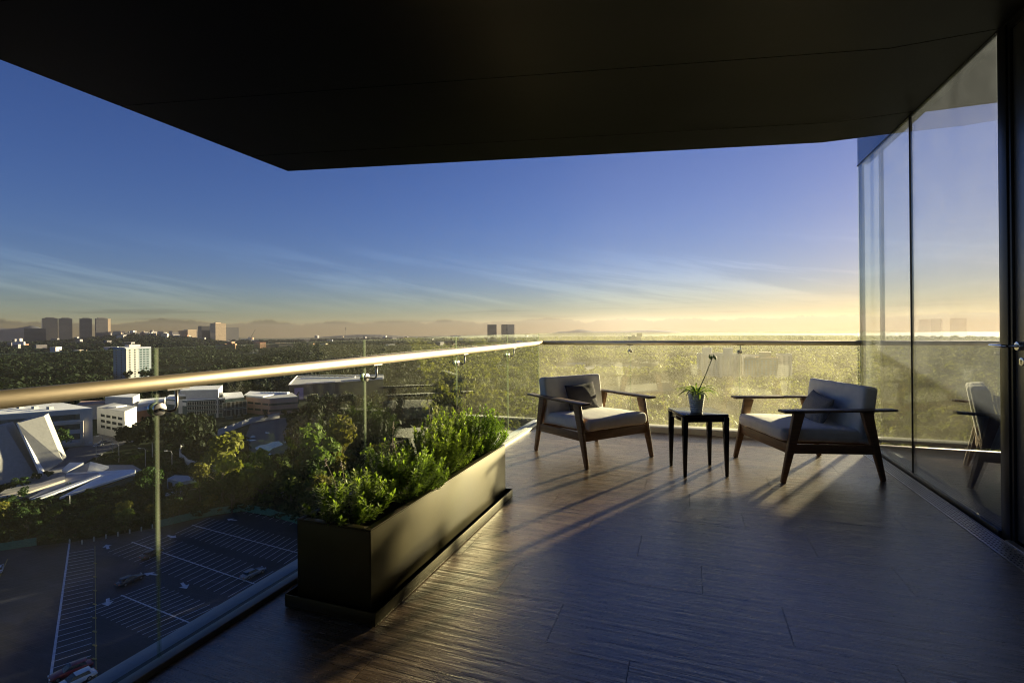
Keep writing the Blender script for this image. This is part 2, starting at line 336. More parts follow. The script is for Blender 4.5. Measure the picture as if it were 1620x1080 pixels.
# ------------------------------------------------------------------ builders
class MB:
    def __init__(s): s.v = []; s.f = []
    def add(s, vs, fs):
        o = len(s.v); s.v += [tuple(p) for p in vs]; s.f += [tuple(i + o for i in q) for q in fs]; return s
    def box(s, c, d, m=None):
        x, y, z = d[0] / 2, d[1] / 2, d[2] / 2
        P = [Vector(p) for p in ((-x,-y,-z),(x,-y,-z),(x,y,-z),(-x,y,-z),(-x,-y,z),(x,-y,z),(x,y,z),(-x,y,z))]
        if m is not None: P = [m @ p for p in P]
        return s.add([p + Vector(c) for p in P], [(0,3,2,1),(4,5,6,7),(0,1,5,4),(1,2,6,5),(2,3,7,6),(3,0,4,7)])
    def b2(s, lo, hi):
        return s.box([(a + b) / 2 for a, b in zip(lo, hi)], [b - a for a, b in zip(lo, hi)])
    def hexa(s, bot, topq):      # 4 bottom + 4 top points, counter-clockwise from above
        return s.add(list(bot) + list(topq), [(3,2,1,0),(4,5,6,7),(0,1,5,4),(1,2,6,5),(2,3,7,6),(3,0,4,7)])
    def prism(s, poly, z0, z1):
        n = len(poly)
        zt = z1 if isinstance(z1, (list, tuple)) else [z1] * n
        zb = z0 if isinstance(z0, (list, tuple)) else [z0] * n
        area = sum(poly[i][0] * poly[(i + 1) % n][1] - poly[(i + 1) % n][0] * poly[i][1] for i in range(n))
        idx = list(range(n)) if area > 0 else list(range(n))[::-1]
        P = [poly[i] for i in idx]; zt = [zt[i] for i in idx]; zb = [zb[i] for i in idx]
        vs = [(p[0], p[1], z) for p, z in zip(P, zb)] + [(p[0], p[1], z) for p, z in zip(P, zt)]
        return s.add(vs, [tuple(range(n))[::-1], tuple(range(n, 2 * n))] + [(i, (i + 1) % n, n + (i + 1) % n, n + i) for i in range(n)])
    def bar(s, a, b, w0, h0, w1=None, h1=None, side=None):
        a = Vector(a); b = Vector(b); w1 = w0 if w1 is None else w1; h1 = h0 if h1 is None else h1
        d = (b - a).normalized()
        sd = Vector(side) if side is not None else (Vector((0, 0, 1)) if abs(d.z) < .9 else Vector((1, 0, 0)))
        u = d.cross(sd).normalized(); v = u.cross(d).normalized()
        def ring(p, ww, hh): return [p - u*ww/2 - v*hh/2, p + u*ww/2 - v*hh/2, p + u*ww/2 + v*hh/2, p - u*ww/2 + v*hh/2]
        return s.add(ring(a, w0, h0) + ring(b, w1, h1), [(3,2,1,0),(4,5,6,7),(0,1,5,4),(1,2,6,5),(2,3,7,6),(3,0,4,7)])
    def tube(s, pts, r, seg=12, cap=True):
        pts = [Vector(p) for p in pts]; n = len(pts); rr = r if isinstance(r, (list, tuple)) else [r] * n
        vs = []; prev = None
        for i, p in enumerate(pts):
            t = (pts[min(i + 1, n - 1)] - pts[max(i - 1, 0)]).normalized()
            if prev is None:
                u = t.cross(Vector((0, 0, 1)) if abs(t.z) < .9 else Vector((1, 0, 0))).normalized()
            else:
                u = (prev - t * prev.dot(t)).normalized()
            prev = u; v = t.cross(u)
            vs += [p + (u * math.cos(2*math.pi*k/seg) + v * math.sin(2*math.pi*k/seg)) * rr[i] for k in range(seg)]
        fs = [(i*seg+k, i*seg+(k+1)%seg, (i+1)*seg+(k+1)%seg, (i+1)*seg+k) for i in range(n-1) for k in range(seg)]
        if cap: fs += [tuple(range(seg))[::-1], tuple(range((n-1)*seg, n*seg))]
        return s.add(vs, fs)
    def lathe(s, prof, c=(0,0,0), seg=28):
        vs = [(c[0]+r*math.cos(2*math.pi*k/seg), c[1]+r*math.sin(2*math.pi*k/seg), c[2]+z) for r, z in prof for k in range(seg)]
        n = len(prof)
        fs = [(i*seg+k, i*seg+(k+1)%seg, (i+1)*seg+(k+1)%seg, (i+1)*seg+k) for i in range(n-1) for k in range(seg)]
        return s.add(vs, fs)
    def mesh(s, name):
        me = bpy.data.meshes.new(name); me.from_pydata(s.v, [], s.f); me.update(); return me
    def build(s, name, m, parent=None, smooth=False, bevel=0, seg=2, kind=None):
        return link(name, s.mesh(name), m, parent, smooth, bevel, seg, kind)
def link(name, me, m, parent=None, smooth=False, bevel=0, seg=2, kind=None):
    if m is not None and not me.materials: me.materials.append(M[m] if isinstance(m, str) else m)
    if smooth: me.shade_smooth()
    o = bpy.data.objects.new(name, me); COL.objects.link(o)
    if parent is not None: o.parent = parent
    if bevel:
        b = o.modifiers.new('bevel', 'BEVEL'); b.width = bevel; b.segments = seg; b.limit_method = 'ANGLE'; b.angle_limit = R(35)
        if seg > 1: me.shade_smooth(); 
        b.harden_normals = False
    if kind: o['kind'] = kind
    return o
def tag(o, label, cat, group=None):
    o['label'] = label; o['category'] = cat
    if group: o['group'] = group
    return o
def thing(name, label, cat, loc=(0,0,0), rz=0, group=None):
    o = bpy.data.objects.new(name, None); COL.objects.link(o); o.location = loc; o.rotation_euler = (0,0,rz); o.empty_display_size = .1
    return tag(o, label, cat, group)
def struct(o): o['kind'] = 'structure'; return o
def copy_tree(o, parent=None):
    c = o.copy(); COL.objects.link(c)
    if parent is not None: c.parent = parent
    for ch in list(o.children): copy_tree(ch, c)
    return c
def quads(name, V, m, parent=None, kind=None):
    """V: (n,4,3) array of quads -> one mesh"""
    V = np.ascontiguousarray(V, dtype=np.float32); n = len(V)
    me = bpy.data.meshes.new(name)
    me.vertices.add(n * 4); me.vertices.foreach_set('co', V.reshape(-1))
    me.loops.add(n * 4); me.loops.foreach_set('vertex_index', np.arange(n * 4, dtype=np.int32))
    me.polygons.add(n); me.polygons.foreach_set('loop_start', np.arange(0, n * 4, 4, dtype=np.int32)); me.polygons.foreach_set('loop_total', np.full(n, 4, dtype=np.int32))
    me.update(calc_edges=True)
    if name is None: return me
    return link(name, me, m, parent, kind=kind)
def quad_mesh(name, V, m):
    o = quads(name, V, m); me = o.data; bpy.data.objects.remove(o); return me

# ================================================================== HAZE
hz = MB().b2((-4500, -4500, -110), (4500, 4500, 76)).build('haze', None, kind='stuff')
hm = bpy.data.materials.new('haze_air'); hm.use_nodes = True; t = hm.node_tree; t.nodes.clear()
pv = N(t, 'ShaderNodeVolumePrincipled'); pv.inputs['Color'].default_value = (.93, .93, .95, 1)
pv.inputs['Density'].default_value = 0.000042; pv.inputs['Anisotropy'].default_value = .75
LK(t, pv.outputs[0], N(t, 'ShaderNodeOutputMaterial').inputs['Volume'])
hz.data.materials.append(hm)

# ================================================================== TERRAIN
def smooth01(x): x = np.clip(x, 0, 1); return x * x * (3 - 2 * x)
def terrain(x, y):
    x = np.asarray(x, float); y = np.asarray(y, float)
    d = np.hypot(x, y); f = x * FW.x + y * FW.y; l = x * RT.x + y * RT.y
    u = np.where(f > 1, 810 + F_PX * l / np.maximum(f, 1), np.where(l < 0, -2000, 3000))
    z = np.full_like(d, GZ)
    far = smooth01((d - 700) / 2200)
    z = z + far * (34 * np.exp(-((u - 225) / 110) ** 2) + 12 * np.exp(-((u + 150) / 300) ** 2))
    z = z + far * 5 * (np.sin(x * .004 + 1) * np.cos(y * .0031))
    return z
def make_ground():
    na = 240; rad = np.concatenate([[0.01], np.geomspace(15, 4350, 100)])
    ang = np.linspace(0, 2 * math.pi, na, endpoint=False)
    X = rad[:, None] * np.cos(ang)[None]; Y = rad[:, None] * np.sin(ang)[None]
    Z = terrain(X, Y)
    vs = np.stack([X, Y, Z], -1).reshape(-1, 3)
    i, k = np.meshgrid(np.arange(len(rad) - 1), np.arange(na), indexing='ij'); i = i.ravel(); k = k.ravel(); k2 = (k + 1) % na
    F = np.stack([i*na+k, (i+1)*na+k, (i+1)*na+k2, i*na+k2], 1)
    me = bpy.data.meshes.new('ground'); me.from_pydata(vs.tolist(), [], F.tolist()); me.update()
    return struct(link('ground', me, 'ground_soil', smooth=True))
make_ground()

def ridge(name, u0, u1, d, depth, hfun, base=-60):
    n = 60; vs = []; fs = []
    prof = [(0, 0), (.28, .62), (.5, 1), (.75, .55), (1, 0)]
    for i in range(n + 1):
        u = u0 + (u1 - u0) * i / n; h = hfun(u)
        for a, b in prof:
            p = D(u, 520, d + depth * a); vs.append((p.x, p.y, base + (h - base) * b + (2 * math.sin(i * 1.7 + a * 9) * (.2 < a < .4))))
    m_ = len(prof)
    for i in range(n):
        for j in range(m_ - 1): fs.append((i*m_+j, (i+1)*m_+j, (i+1)*m_+j+1, i*m_+j+1))
    me = bpy.data.meshes.new(name); me.from_pydata(vs, [], fs); me.update()
    return struct(link(name, me, 'far_hill', smooth=True))
def hz_y(u): return 540 - VY - ROLL * (u - 810)
def h_at(u, py, d): return EYE + (hz_y(u) - py) / F_PX * d
ridge('mountain', -260, 95, 3300, 500, lambda u: h_at(u, 514.5 + 5 * abs(math.sin(u * .045 + .9)) + max(0, (u - 62)) * .5, 3550))
ridge('mountain', 500, 640, 3500, 400, lambda u: h_at(u, 532 - 3 * math.sin((u - 520) / 120 * 3.14), 3700))
ridge('mountain', 820, 1140, 3700, 300, lambda u: h_at(u, 533 - 9 * math.sin(math.pi * max(0, min(1, (u - 820) / 320))) ** .6 - 4.0 * math.exp(-((u - 916) / 16) ** 2) - 2.2 * math.exp(-((u - 886) / 9) ** 2) - 3 * math.exp(-((u - 1040) / 40) ** 2), 3850))

# ================================================================== CAR PARK
lot_px = [(-260, 930), (-120, 890), (0, 869), (109, 858), (180, 846), (250, 834), (320, 819), (385, 809), (463, 826), (540, 852), (620, 890)]
lot = [G(*p) for p in lot_px] + [Vector((-12, 70, GZ)), Vector((-6, 6, GZ)), Vector((-60, -6, GZ)), Vector((-150, 0, GZ))]
park = struct(MB().prism([(p.x, p.y) for p in lot], GZ - .4, GZ + .06).build('car_park', 'asphalt'))
ZL = GZ + .066
def stripe(a, b, wd, m='paint_white', name='painted_line', z=ZL):
    a = Vector((a.x, a.y, 0)); b = Vector((b.x, b.y, 0)); d = (b - a).normalized(); n = Vector((-d.y, d.x, 0)) * wd / 2
    vs = [a - n, b - n, b + n, a + n]
    return MB().add([(p.x, p.y, z) for p in vs], [(0, 1, 2, 3)]).build(name, m, park)
c4 = lambda x, y: (x / 3.6, 780 + y / 3.6)
c6 = lambda x, y: (230 + x / 3.6, 740 + y / 3.6)
# single row with a long white edge line
stripe(G(*c4(395, 285)), G(*c4(283, 1085)), .34)
stripe(G(*c4(540, 300)), G(*c4(547, 1065)), .12, 'paint_yellow', z=ZL + .004)
L0, L1 = G(*c4(393, 342)), G(*c4(288, 1040)); R0, R1 = G(*c4(535, 318)), G(*c4(517, 962))
for i in range(27):
    q = i / 26; stripe(L0.lerp(L1, q), R0.lerp(R1, q), .16, z=ZL + .008)
for i in range(9):
    p = G(*c4(541 - i * .5, 400 + i * 78)); MB().box((p.x, p.y, GZ + .12), (.9, .22, .16)).build('wheel_stop', 'paint_yellow', park)
# double rows either side of a spine
def rows(s0, s1, n, half, da, skip=()):
    s0, s1 = G(*s0), G(*s1); stripe(s0, s1, .26)
    a, b = G(*da[0]), G(*da[1]); d = (b - a); d.z = 0; d.normalize()
    for i in range(n):
        p = s0.lerp(s1, (i + .35) / n)
        if i in skip: continue
        stripe(p - d * half, p + d * half * random.uniform(.93, 1.02), .15, z=ZL + .004)
dirl = (c4(672, 678), c4(880, 595))
rows(c4(690, 580), c6(310, 905), 15, 5.6, dirl)
rows(c4(750, 278), c6(635, 665), 21, 5.6, (c6(125, 590), c6(300, 510)))
rows(c6(265, 325), c6(900, 492), 21, 5.4, (c6(395, 422), c6(550, 342)))
a0, a1 = G(*c6(520, 252)), G(*c6(860, 335)); dd = (G(*c6(640, 300)) - G(*c6(590, 285)))
for i in range(9):
    p = a0.lerp(a1, i / 9); d = (G(*c6(395, 422)) - G(*c6(550, 342))).normalized(); stripe(p, p - d * 4.5, .13)
# faint row at far left
a0, a1 = G(6, 893), G(-120, 1075); d = (G(*c4(300, 1000)) - G(*c4(525, 930))); d.z = 0; d.normalize()
for i in range(24):
    p = a0.lerp(a1, i / 23); stripe(p, p - d * 13, .10, 'road_grey')
stripe(G(12, 884), G(-2, 915), .2, 'paint_yellow', z=ZL + .004)
def arrow(px, py, head_px):
    p = G(px, py); q = G(*head_px); d = (q - p); d.z = 0; d.normalize(); n = Vector((-d.y, d.x, 0))
    pts = [p - d*1.6 - n*.28, p + d*.2 - n*.28, p + d*.2 - n*.9, p + d*1.9, p + d*.2 + n*.9, p + d*.2 + n*.28, p - d*1.6 + n*.28]
    MB().add([(v.x, v.y, ZL + .012) for v in pts], [tuple(range(7))]).build('painted_arrow', 'paint_white', park)
arrow(170.5, 952, (171, 960)); arrow(169.5, 865, (168, 862)); arrow(271, 848.5, (277, 850)); arrow(240, 908, (232, 907)); arrow(367, 822, (360, 821)); arrow(291, 926, (296, 932))

# green hoarding round the car park
def line_pts(px, z=GZ): return [G(*p, z) for p in px]
def panel_fence(name, label, cat, pts, h, m, step, th=.12, post=None, pname='panel'):
    root = thing(name, label, cat, (pts[0].x, pts[0].y, pts[0].z))
    for a, b in zip(pts[:-1], pts[1:]):
        L = (b - a).length; k = max(1, round(L / step))
        for i in range(k):
            p, q = a.lerp(b, i / k), a.lerp(b, (i + .985) / k); hh = h * random.uniform(.95, 1.05)
            mb = MB().bar((p.x - pts[0].x, p.y - pts[0].y, hh / 2), (q.x - pts[0].x, q.y - pts[0].y, hh / 2), th, hh, side=(0, 0, 1))
            mb.build(pname, m, root)
            if post: MB().box((p.x - pts[0].x, p.y - pts[0].y, h * .55), (.16, .16, h * 1.1)).build('post', post, root)
    return root
panel_fence('hoarding_fence', 'long dark green hoarding curving round the far edge of the car park', 'fence',
            line_pts([(252, 834), (300, 822), (345, 813), (385, 808), (425, 815), (463, 826), (540, 852)]), 1.9, 'fence_green', 2.6, post='fence_green')
panel_fence('hoarding_fence', 'short green hoarding at the far left edge of the car park', 'fence',
            line_pts([(-90, 886), (-30, 876), (20, 868), (58, 862)]), 1.9, 'fence_green', 2.6, post='fence_green')
# bollards on the far kerb
for i, (x, y) in enumerate([(110, 860), (129.5, 861), (148.5, 856), (167.5, 852), (186.5, 848), (205, 844), (223.5, 840), (241, 836)]):
    p = G(x, y); b = MB(); b.lathe([(.17, 0), (.17, .95), (.10, 1.15), (.001, 1.17)], seg=10)
    o = b.build('bollard', 'bollard'); o.location = (p.x, p.y, GZ + .05)
    tag(o, '%s from the left of the eight short pale posts along the far car park edge' % ['first', 'second', 'third', 'fourth', 'fifth', 'sixth', 'seventh', 'eighth'][i], 'bollard', 'posts along the far edge of the car park')

# ---------------------------------------------------------------- cars
def make_car(name, label, paint, loc, rz, group=None, L=4.6, W=1.85):
    r = thing(name, label, 'car', loc, rz, group)
    st = [(-L/2, .42, .62), (-L/2 + .12, .34, .80), (-L/2 + .9, .22, .92), (-.35, .20, .95), (.75, .20, .93), (L/2 - .8, .22, .84), (L/2 - .1, .32, .68), (L/2, .42, .56)]
    b = MB(); ring = []
    for x, z0, z1 in st:
        k = 1 - .16 * abs(x / (L / 2)) ** 3; h = W / 2 * k
        ring.append([(x, -h*.92, z0), (x, -h, (z0*.6 + z1*.4)), (x, -h*.93, z1), (x, h*.93, z1), (x, h, (z0*.6 + z1*.4)), (x, h*.92, z0)])
    vs = [p for q in ring for p in q]; n = 6
    fs = [(i*n+k, i*n+(k+1)%n, (i+1)*n+(k+1)%n, (i+1)*n+k) for i in range(len(st)-1) for k in range(n)] + [tuple(range(n))[::-1], tuple(range((len(st)-1)*n, len(st)*n))]
    b.add(vs, fs).build('body', paint, r, smooth=False, bevel=.05)
    lo = [(-L/2+.75, W*.43), (.95, W*.43)]; hi = [(-L/2+1.35, W*.35), (.25, W*.35)]
    MB().hexa([(lo[0][0], -lo[0][1], .90), (lo[1][0], -lo[1][1], .90), (lo[1][0], lo[1][1], .90), (lo[0][0], lo[0][1], .90)],
              [(hi[0][0], -hi[0][1], 1.40), (hi[1][0], -hi[1][1], 1.40), (hi[1][0], hi[1][1], 1.40), (hi[0][0], hi[0][1], 1.40)]).build('cabin_window', 'window_dark', r)
    MB().box((-L/4 + .35, 0, 1.42), (L*.36, W*.70, .05)).build('roof', paint, r, bevel=.02)
    for sy in (-1, 1):
        MB().box((L/2 - .06, sy*W*.33, .66), (.14, .34, .13)).build('headlight', 'lamp_white', r)
        MB().box((-L/2 + .03, sy*W*.33, .72), (.12, .32, .12)).build('tail_light', 'tail_red', r)
        for xx in (-L*.29, L*.31):
            wv = MB().tube([(xx, sy*(W/2-.20), .32), (xx, sy*(W/2+.005), .32)], .32, 14).build('wheel', 'tyre', r)
            MB().tube([(xx, sy*(W/2), .32), (xx, sy*(W/2+.015), .32)], .2, 10).build('rim', 'rim', wv)
    return r
def car(px, py, head, paint, label, group=None, L=4.7):
    p = G(px, py); q = G(*head); d = q - p
    return make_car('car', label, paint, (p.x, p.y, GZ + .07), math.atan2(d.y, d.x), group, L)
car(206, 921, (235, 908), 'car_dark', 'dark parked car at the near end of the painted bays', L=5.0)
car(400, 910, (428, 897), 'car_silver', 'grey parked car alone in the bays nearest the balcony edge', L=5.0)
car(112, 1066, (82, 1078), 'car_red', 'dark red parked car beside the white edge line', L=5.0)
car(118, 1082, (88, 1096), 'car_white', 'white parked car next to the dark red one', L=5.0)
car(240, 879, (262, 868), 'car_dark', 'dark parked car behind the glass joint in the second row of bays', L=4.8)
car(-4, 905, (2, 880), 'car_white', 'white car at the left border of the photo on the car park', L=4.6)
car(155, 706, (175, 700), 'car_white', 'white car on the street beside the white-roofed block')
car(165, 701, (185, 698), 'car_silver', 'silver car on the street just beyond the white one')
car(156, 723, (170, 714), 'car_silver', 'pale car on the street nearest the folded roofs')
car(211, 699, (220, 696), 'car_white', 'white car under the trees at the end of the street')
car(449, 784, (470, 776), 'car_white', 'white car half hidden under dark trees beyond the green hoarding')

# ---------------------------------------------------------------- ground patches
def patch(name, px, m, z):
    P = [G(*p) for p in px]; return struct(MB().prism([(p.x, p.y) for p in P], GZ - .3, GZ + z).build(name, m))
patch('street', [(60, 745), (110, 708), (145, 690), (176, 682), (212, 694), (196, 702), (150, 722), (120, 742)], 'road_grey', .03)
patch('muddy_lot', [(398, 664), (450, 660), (470, 672), (478, 700), (440, 722), (400, 716), (385, 700)], 'mud', .03)
pud = [(403, 708), (411, 704), (420, 703), (430, 699), (441, 697.5), (448, 703), (440, 706), (431, 709), (425, 714), (414, 715.5), (417, 711.5), (405, 711)]
patch('puddle', pud, 'puddle_water', .036)
for k, (x, y, a, b) in enumerate([(397, 696, 8, 1.4), (423, 684, 5, 1.2), (391, 710, 4, 1.3), (425, 718, 5, 1.5), (455, 699, 8, 1.2), (384, 704, 4, 1), (400, 690.5, 5, 1)]):
    patch('puddle', [(x + a * math.cos(t) * random.uniform(.7, 1.1), y + b * math.sin(t) * random.uniform(.7, 1.1)) for t in np.linspace(0, 2 * math.pi, 10)[:-1]], 'puddle_water', .036)
patch('street', [(950, 612), (1030, 606), (1140, 600), (1150, 610), (1050, 619), (960, 624)], 'road_grey', .03)
patch('street', [(1050, 640), (1140, 626), (1215, 622), (1230, 640), (1150, 650), (1070, 662)], 'road_grey', .03)
patch('street', [(860, 585), (960, 576), (1000, 575), (1000, 580), (900, 590)], 'road_grey', .03)

# boundary wall curving through the trees
wl = panel_fence('boundary_wall', 'pale panelled wall curving through the trees beyond the car park', 'wall',
                 line_pts([(345, 748), (318, 745), (296, 738), (284, 726), (286, 714), (300, 704), (322, 696), (345, 689), (370, 679), (400, 668), (442, 661)]), 3.0, 'wall_white', 4.2, th=.25, post='roof_grey')

# ---------------------------------------------------------------- street lamps
def lamp(px, py_base, py_top, lab, side=-1, z=GZ):
    p = G(px, py_base, z); d = FW.dot(p); h = (py_base - py_top) / F_PX * d
    r = thing('street_lamp', lab, 'street lamp', (p.x, p.y, z), YAW, 'street lamps behind the folded roofs')
    MB().tube([(0, 0, 0), (0, 0, h * .9), (side * .4, 0, h)], [.14, .10, .07], 8).build('pole', 'pole_grey', r)
    MB().tube([(side * .4, 0, h), (side * 2.0, 0, h * 1.01)], .05, 6).build('arm', 'pole_grey', r)
    MB().box((side * 2.3, 0, h * 1.01), (1.0, .4, .18)).build('lamp_head', 'lamp_white', r)
for a in [(188, 731, 702, 'slender street lamp above the tip of the folded roofs'), (230, 737, 709, 'slender street lamp just left of the nearest glass joint'), (272, 745, 713, 'slender street lamp beside the curve of the boundary wall'),
          (162, 706, 690, 'farthest street lamp by the street beside the white block'), (152, 728, 700, 'street lamp by the parked cars nearest the folded roofs'), (178, 716, 694, 'street lamp in the middle of the street behind the folded roofs')]: lamp(*a)
def mast(px, yb, yt, label):
    p = G(px, yb); d = FW.dot(p); h = (yb - yt) / F_PX * d
    o = MB().tube([(0, 0, 0), (0, 0, h)], [.16, .11], 8).build('pole', 'pole_grey'); o.location = (p.x, p.y, GZ)
    o.name = 'flag_pole'; tag(o, label, 'pole')
mast(110, 808, 783, 'plain white pole in front of the folded white roofs')
mast(241, 731, 700, 'thick grey pole close beside the glass joint nearest the camera')

# ================================================================== BUILDINGS
foot = []       # footprints to keep trees off (x, y, r)
def win_grid(parent, o, u, n, W, H, cols, rws, ww, wh, m='window_dark', z0=None, name='window', frame=None, depth=.08):
    """separate windows on one face: o = bottom-left corner, u = unit vector along the face, n = outward"""
    me = None; u = Vector(u); n = Vector(n)
    for i in range(cols):
        for j in range(rws):
            c = Vector(o) + u * (W * (i + .5) / cols) + Vector((0, 0, H * (j + .5) / rws)) + n * (depth / 2 - .01)
            if me is None:
                b = MB(); rot = Matrix((u, n, Vector((0, 0, 1)))).transposed()
                b.box((0, 0, 0), (ww, depth, wh), rot); me = b.mesh(name); me.materials.append(M[m])
                if frame:
                    f = MB()
                    for dz in (-wh/2, wh/2): f.box(Vector((0, 0, dz)), (ww + .24, depth + .1, .12), rot)
                    for dx in (-ww/2, ww/2): f.box(u * dx, (.12, depth + .08, wh - .13), rot)
                    fme = f.mesh('frame'); fme.materials.append(M[frame])
            ob = bpy.data.objects.new(name, me); COL.objects.link(ob); ob.parent = parent; ob.location = c
            if frame:
                fo = bpy.data.objects.new('frame', fme); COL.objects.link(fo); fo.parent = ob
def bands(parent, w, d, h, z0, n, m, dz, x0=0, y0=0):
    b = MB()
    for i in range(n):
        z = z0 + (h - z0) * (i + .5) / n; b.box((x0, y0, z), (w + .16, d + .16, dz))
    return b.build('window_band', m, parent, kind='stuff')
def bld(name, label, u0, u1, vtop, d, dep, wall='wall_white', roof='roof_grey', rot=0, z0=None, group=None, cat='building', parapet=.9, nb=None, plain=False):
    uc = (u0 + u1) / 2; wd = (u1 - u0) / F_PX * d
    p = D(uc, hz_y(uc), d); fwd = Vector((p.x, p.y, 0)).normalized()
    c = p + fwd * dep / 2
    if z0 is None: z0 = float(terrain(c.x, c.y)) - 1
    h = h_at(uc, vtop, d) - z0
    rz = math.atan2(fwd.y, fwd.x) - math.pi / 2 + rot
    r = thing(name, label, cat, (c.x, c.y, z0), rz, group)
    MB().b2((-wd/2, -dep/2, 0), (wd/2, dep/2, h - parapet)).build('wall', wall, r)
    if not plain:
        b = MB(); t_ = .3
        b.b2((-wd/2, -dep/2, h - parapet), (wd/2, -dep/2 + t_, h)); b.b2((-wd/2, dep/2 - t_, h - parapet), (wd/2, dep/2, h))
        b.b2((-wd/2, -dep/2 + t_, h - parapet), (-wd/2 + t_, dep/2 - t_, h)); b.b2((wd/2 - t_, -dep/2 + t_, h - parapet), (wd/2, dep/2 - t_, h))
        b.build('parapet', wall, r)
    MB().b2((-wd/2 + .31, -dep/2 + .31, h - parapet), (wd/2 - .31, dep/2 - .31, h - parapet + .15)).build('roof', roof, r)
    if nb: bands(r, wd, dep, h - parapet, 3, nb, 'window_dark', .55 * (h - 4) / nb * .8)
    foot.append((c.x, c.y, math.hypot(wd, dep) / 2 + 3))
    r['_h'] = h; r['_w'] = wd; r['_d'] = dep
    return r, wd, dep, h

# -- four residential towers on the left skyline
tw = [(70, 89.5, 503.2, 'tower_grey', 'leftmost of the four skyline towers, dark with a pale left edge'),
      (95.5, 113, 503.8, 'tower_grey', 'second of the four skyline towers from the left, dark grey slab'),
      (128, 143, 504, 'tower_grey', 'third of the four skyline towers from the left, standing clear of its neighbours'),
      (153, 168, 503.6, 'tower_grey', 'rightmost of the four skyline towers with a sunlit right side')]
for i, (a, b, v, m, l) in enumerate(tw):
    r, wd, dp, h = bld('apartment_tower', l, a, b - (1.5 if i in (0, 1) else 0), v, 2050, 14, m, 'roof_grey', R(12 if i == 3 else 4), nb=24)
    MB().b2((-wd*.3, -8, h), (wd*.3, 8, h + 3)).build('lift_room', m, r)
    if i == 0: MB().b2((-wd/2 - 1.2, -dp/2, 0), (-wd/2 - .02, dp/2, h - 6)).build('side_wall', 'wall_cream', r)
    if i == 3: MB().b2((wd/2 + .1, -dp/2 + 4, 4), (wd/2 + 10, dp/2 - 6, h - 1)).build('side_wall', 'tower_tan', r)  # sunlit right side put in as a lighter tan wall
bld('apartment_block', 'low dark block just left of the four skyline towers', 43, 68, 519.5, 1980, 40, 'tower_dark', 'roof_grey', nb=12)
# -- cluster of towers left of centre
r, wd, dp, h = bld('apartment_tower', 'dark left tower of the sunlit cluster on the skyline', 317, 336, 515.5, 2150, 40, 'tower_dark', 'roof_grey', R(20), nb=20)
r, wd, dp, h = bld('apartment_tower', 'tallest pale tower in the middle of the skyline cluster', 337, 353, 511.5, 2100, 46, 'tower_tan', 'roof_grey', R(25), nb=22)
MB().b2((-wd*.3, -6, h), (wd*.2, 6, h + 4)).build('lift_room', 'tower_tan', r)
bld('apartment_tower', 'dark right tower of the skyline cluster with a sunlit edge', 354, 374, 517.5, 2180, 36, 'tower_dark', 'roof_grey', R(28), nb=18)
bld('apartment_tower', 'narrow tan tower left of the skyline cluster with an orange edge', 285, 293, 523, 2300, 30, 'brick_orange', 'roof_grey', R(25), nb=14)
bld('apartment_tower', 'wide tan sunlit tower left of the skyline cluster', 294, 307, 521.5, 2320, 40, 'tower_tan', 'roof_grey', R(25), nb=16)
bld('apartment_tower', 'slim grey tower touching the left side of the skyline cluster', 308, 316, 524, 2350, 30, 'tower_grey', 'roof_grey', R(20), nb=12)
bld('apartment_tower', 'slim tower with a lit right side above the left hillside', 232, 241, 526, 2500, 24, 'tower_tan', 'roof_grey', R(20), nb=10)
bld('apartment_block', 'grey box-shaped block on the left hillside skyline', 206, 220, 526, 2500, 30, 'tower_grey', 'roof_grey', R(20), nb=8)
# -- mid-distance blocks below the cluster
bld('apartment_block', 'orange-brown block behind the rail with a bright edge', 406, 416, 541.5, 1250, 26, 'brick_orange', 'roof_grey', R(30), nb=8)
bld('apartment_block', 'dark block with an orange corner below the skyline cluster', 357, 372, 544, 1200, 24, 'brick_orange', 'roof_grey', R(-10), nb=7)
bld('apartment_block', 'grey block beside the orange corner below the skyline cluster', 343, 356, 545, 1200, 24, 'tower_grey', 'roof_grey', R(10), nb=7)
r, wd, dp, h = bld('office_block', 'sunlit yellowish flat block left of the middle of the skyline', 438, 459, 542.5, 1300, 30, 'tower_tan', 'roof_grey', R(20), nb=5)
bld('office_block', 'dark grey long block in front of the yellowish one', 418, 438, 544.5, 1280, 30, 'tower_grey', 'roof_grey', R(20), nb=5)
bld('apartment_block', 'pair of dark skyline blocks left of the twin towers', 527, 533, 534.5, 2300, 20, 'tower_dark', 'roof_grey', nb=8)
bld('apartment_block', 'short dark skyline block beside a mast', 535, 543, 535, 2300, 22, 'tower_dark', 'roof_grey', nb=8)
# -- twin towers
r, wd, dp, h = bld('office_tower', 'left one of the twin dark towers on the skyline', 771, 785, 513.3, 1700, 16, 'tower_dark', 'roof_grey', R(8), nb=22)
r, wd, dp, h = bld('office_tower', 'right one of the twin towers with a broad sunlit front', 793, 813, 513.0, 1690, 18, 'tower_tan', 'roof_grey', R(12), nb=None)
bands(r, wd, dp, h, 4, 26, 'tower_grey', .9); MB().b2((-wd/2 - .3, -dp/2 - .4, 4), (-wd*.06, -dp/2 - .1, h)).build('shaded_front', 'tower_dark', r)  # shaded part of the front put in as a dark sheet
MB().b2((-wd/2 - .4, -dp/2 + 1, 4), (-wd/2 - .05, dp/2 - 1, h - 3)).build('shaded_face', 'window_dark', r)  # left side's shade put in as a dark sheet
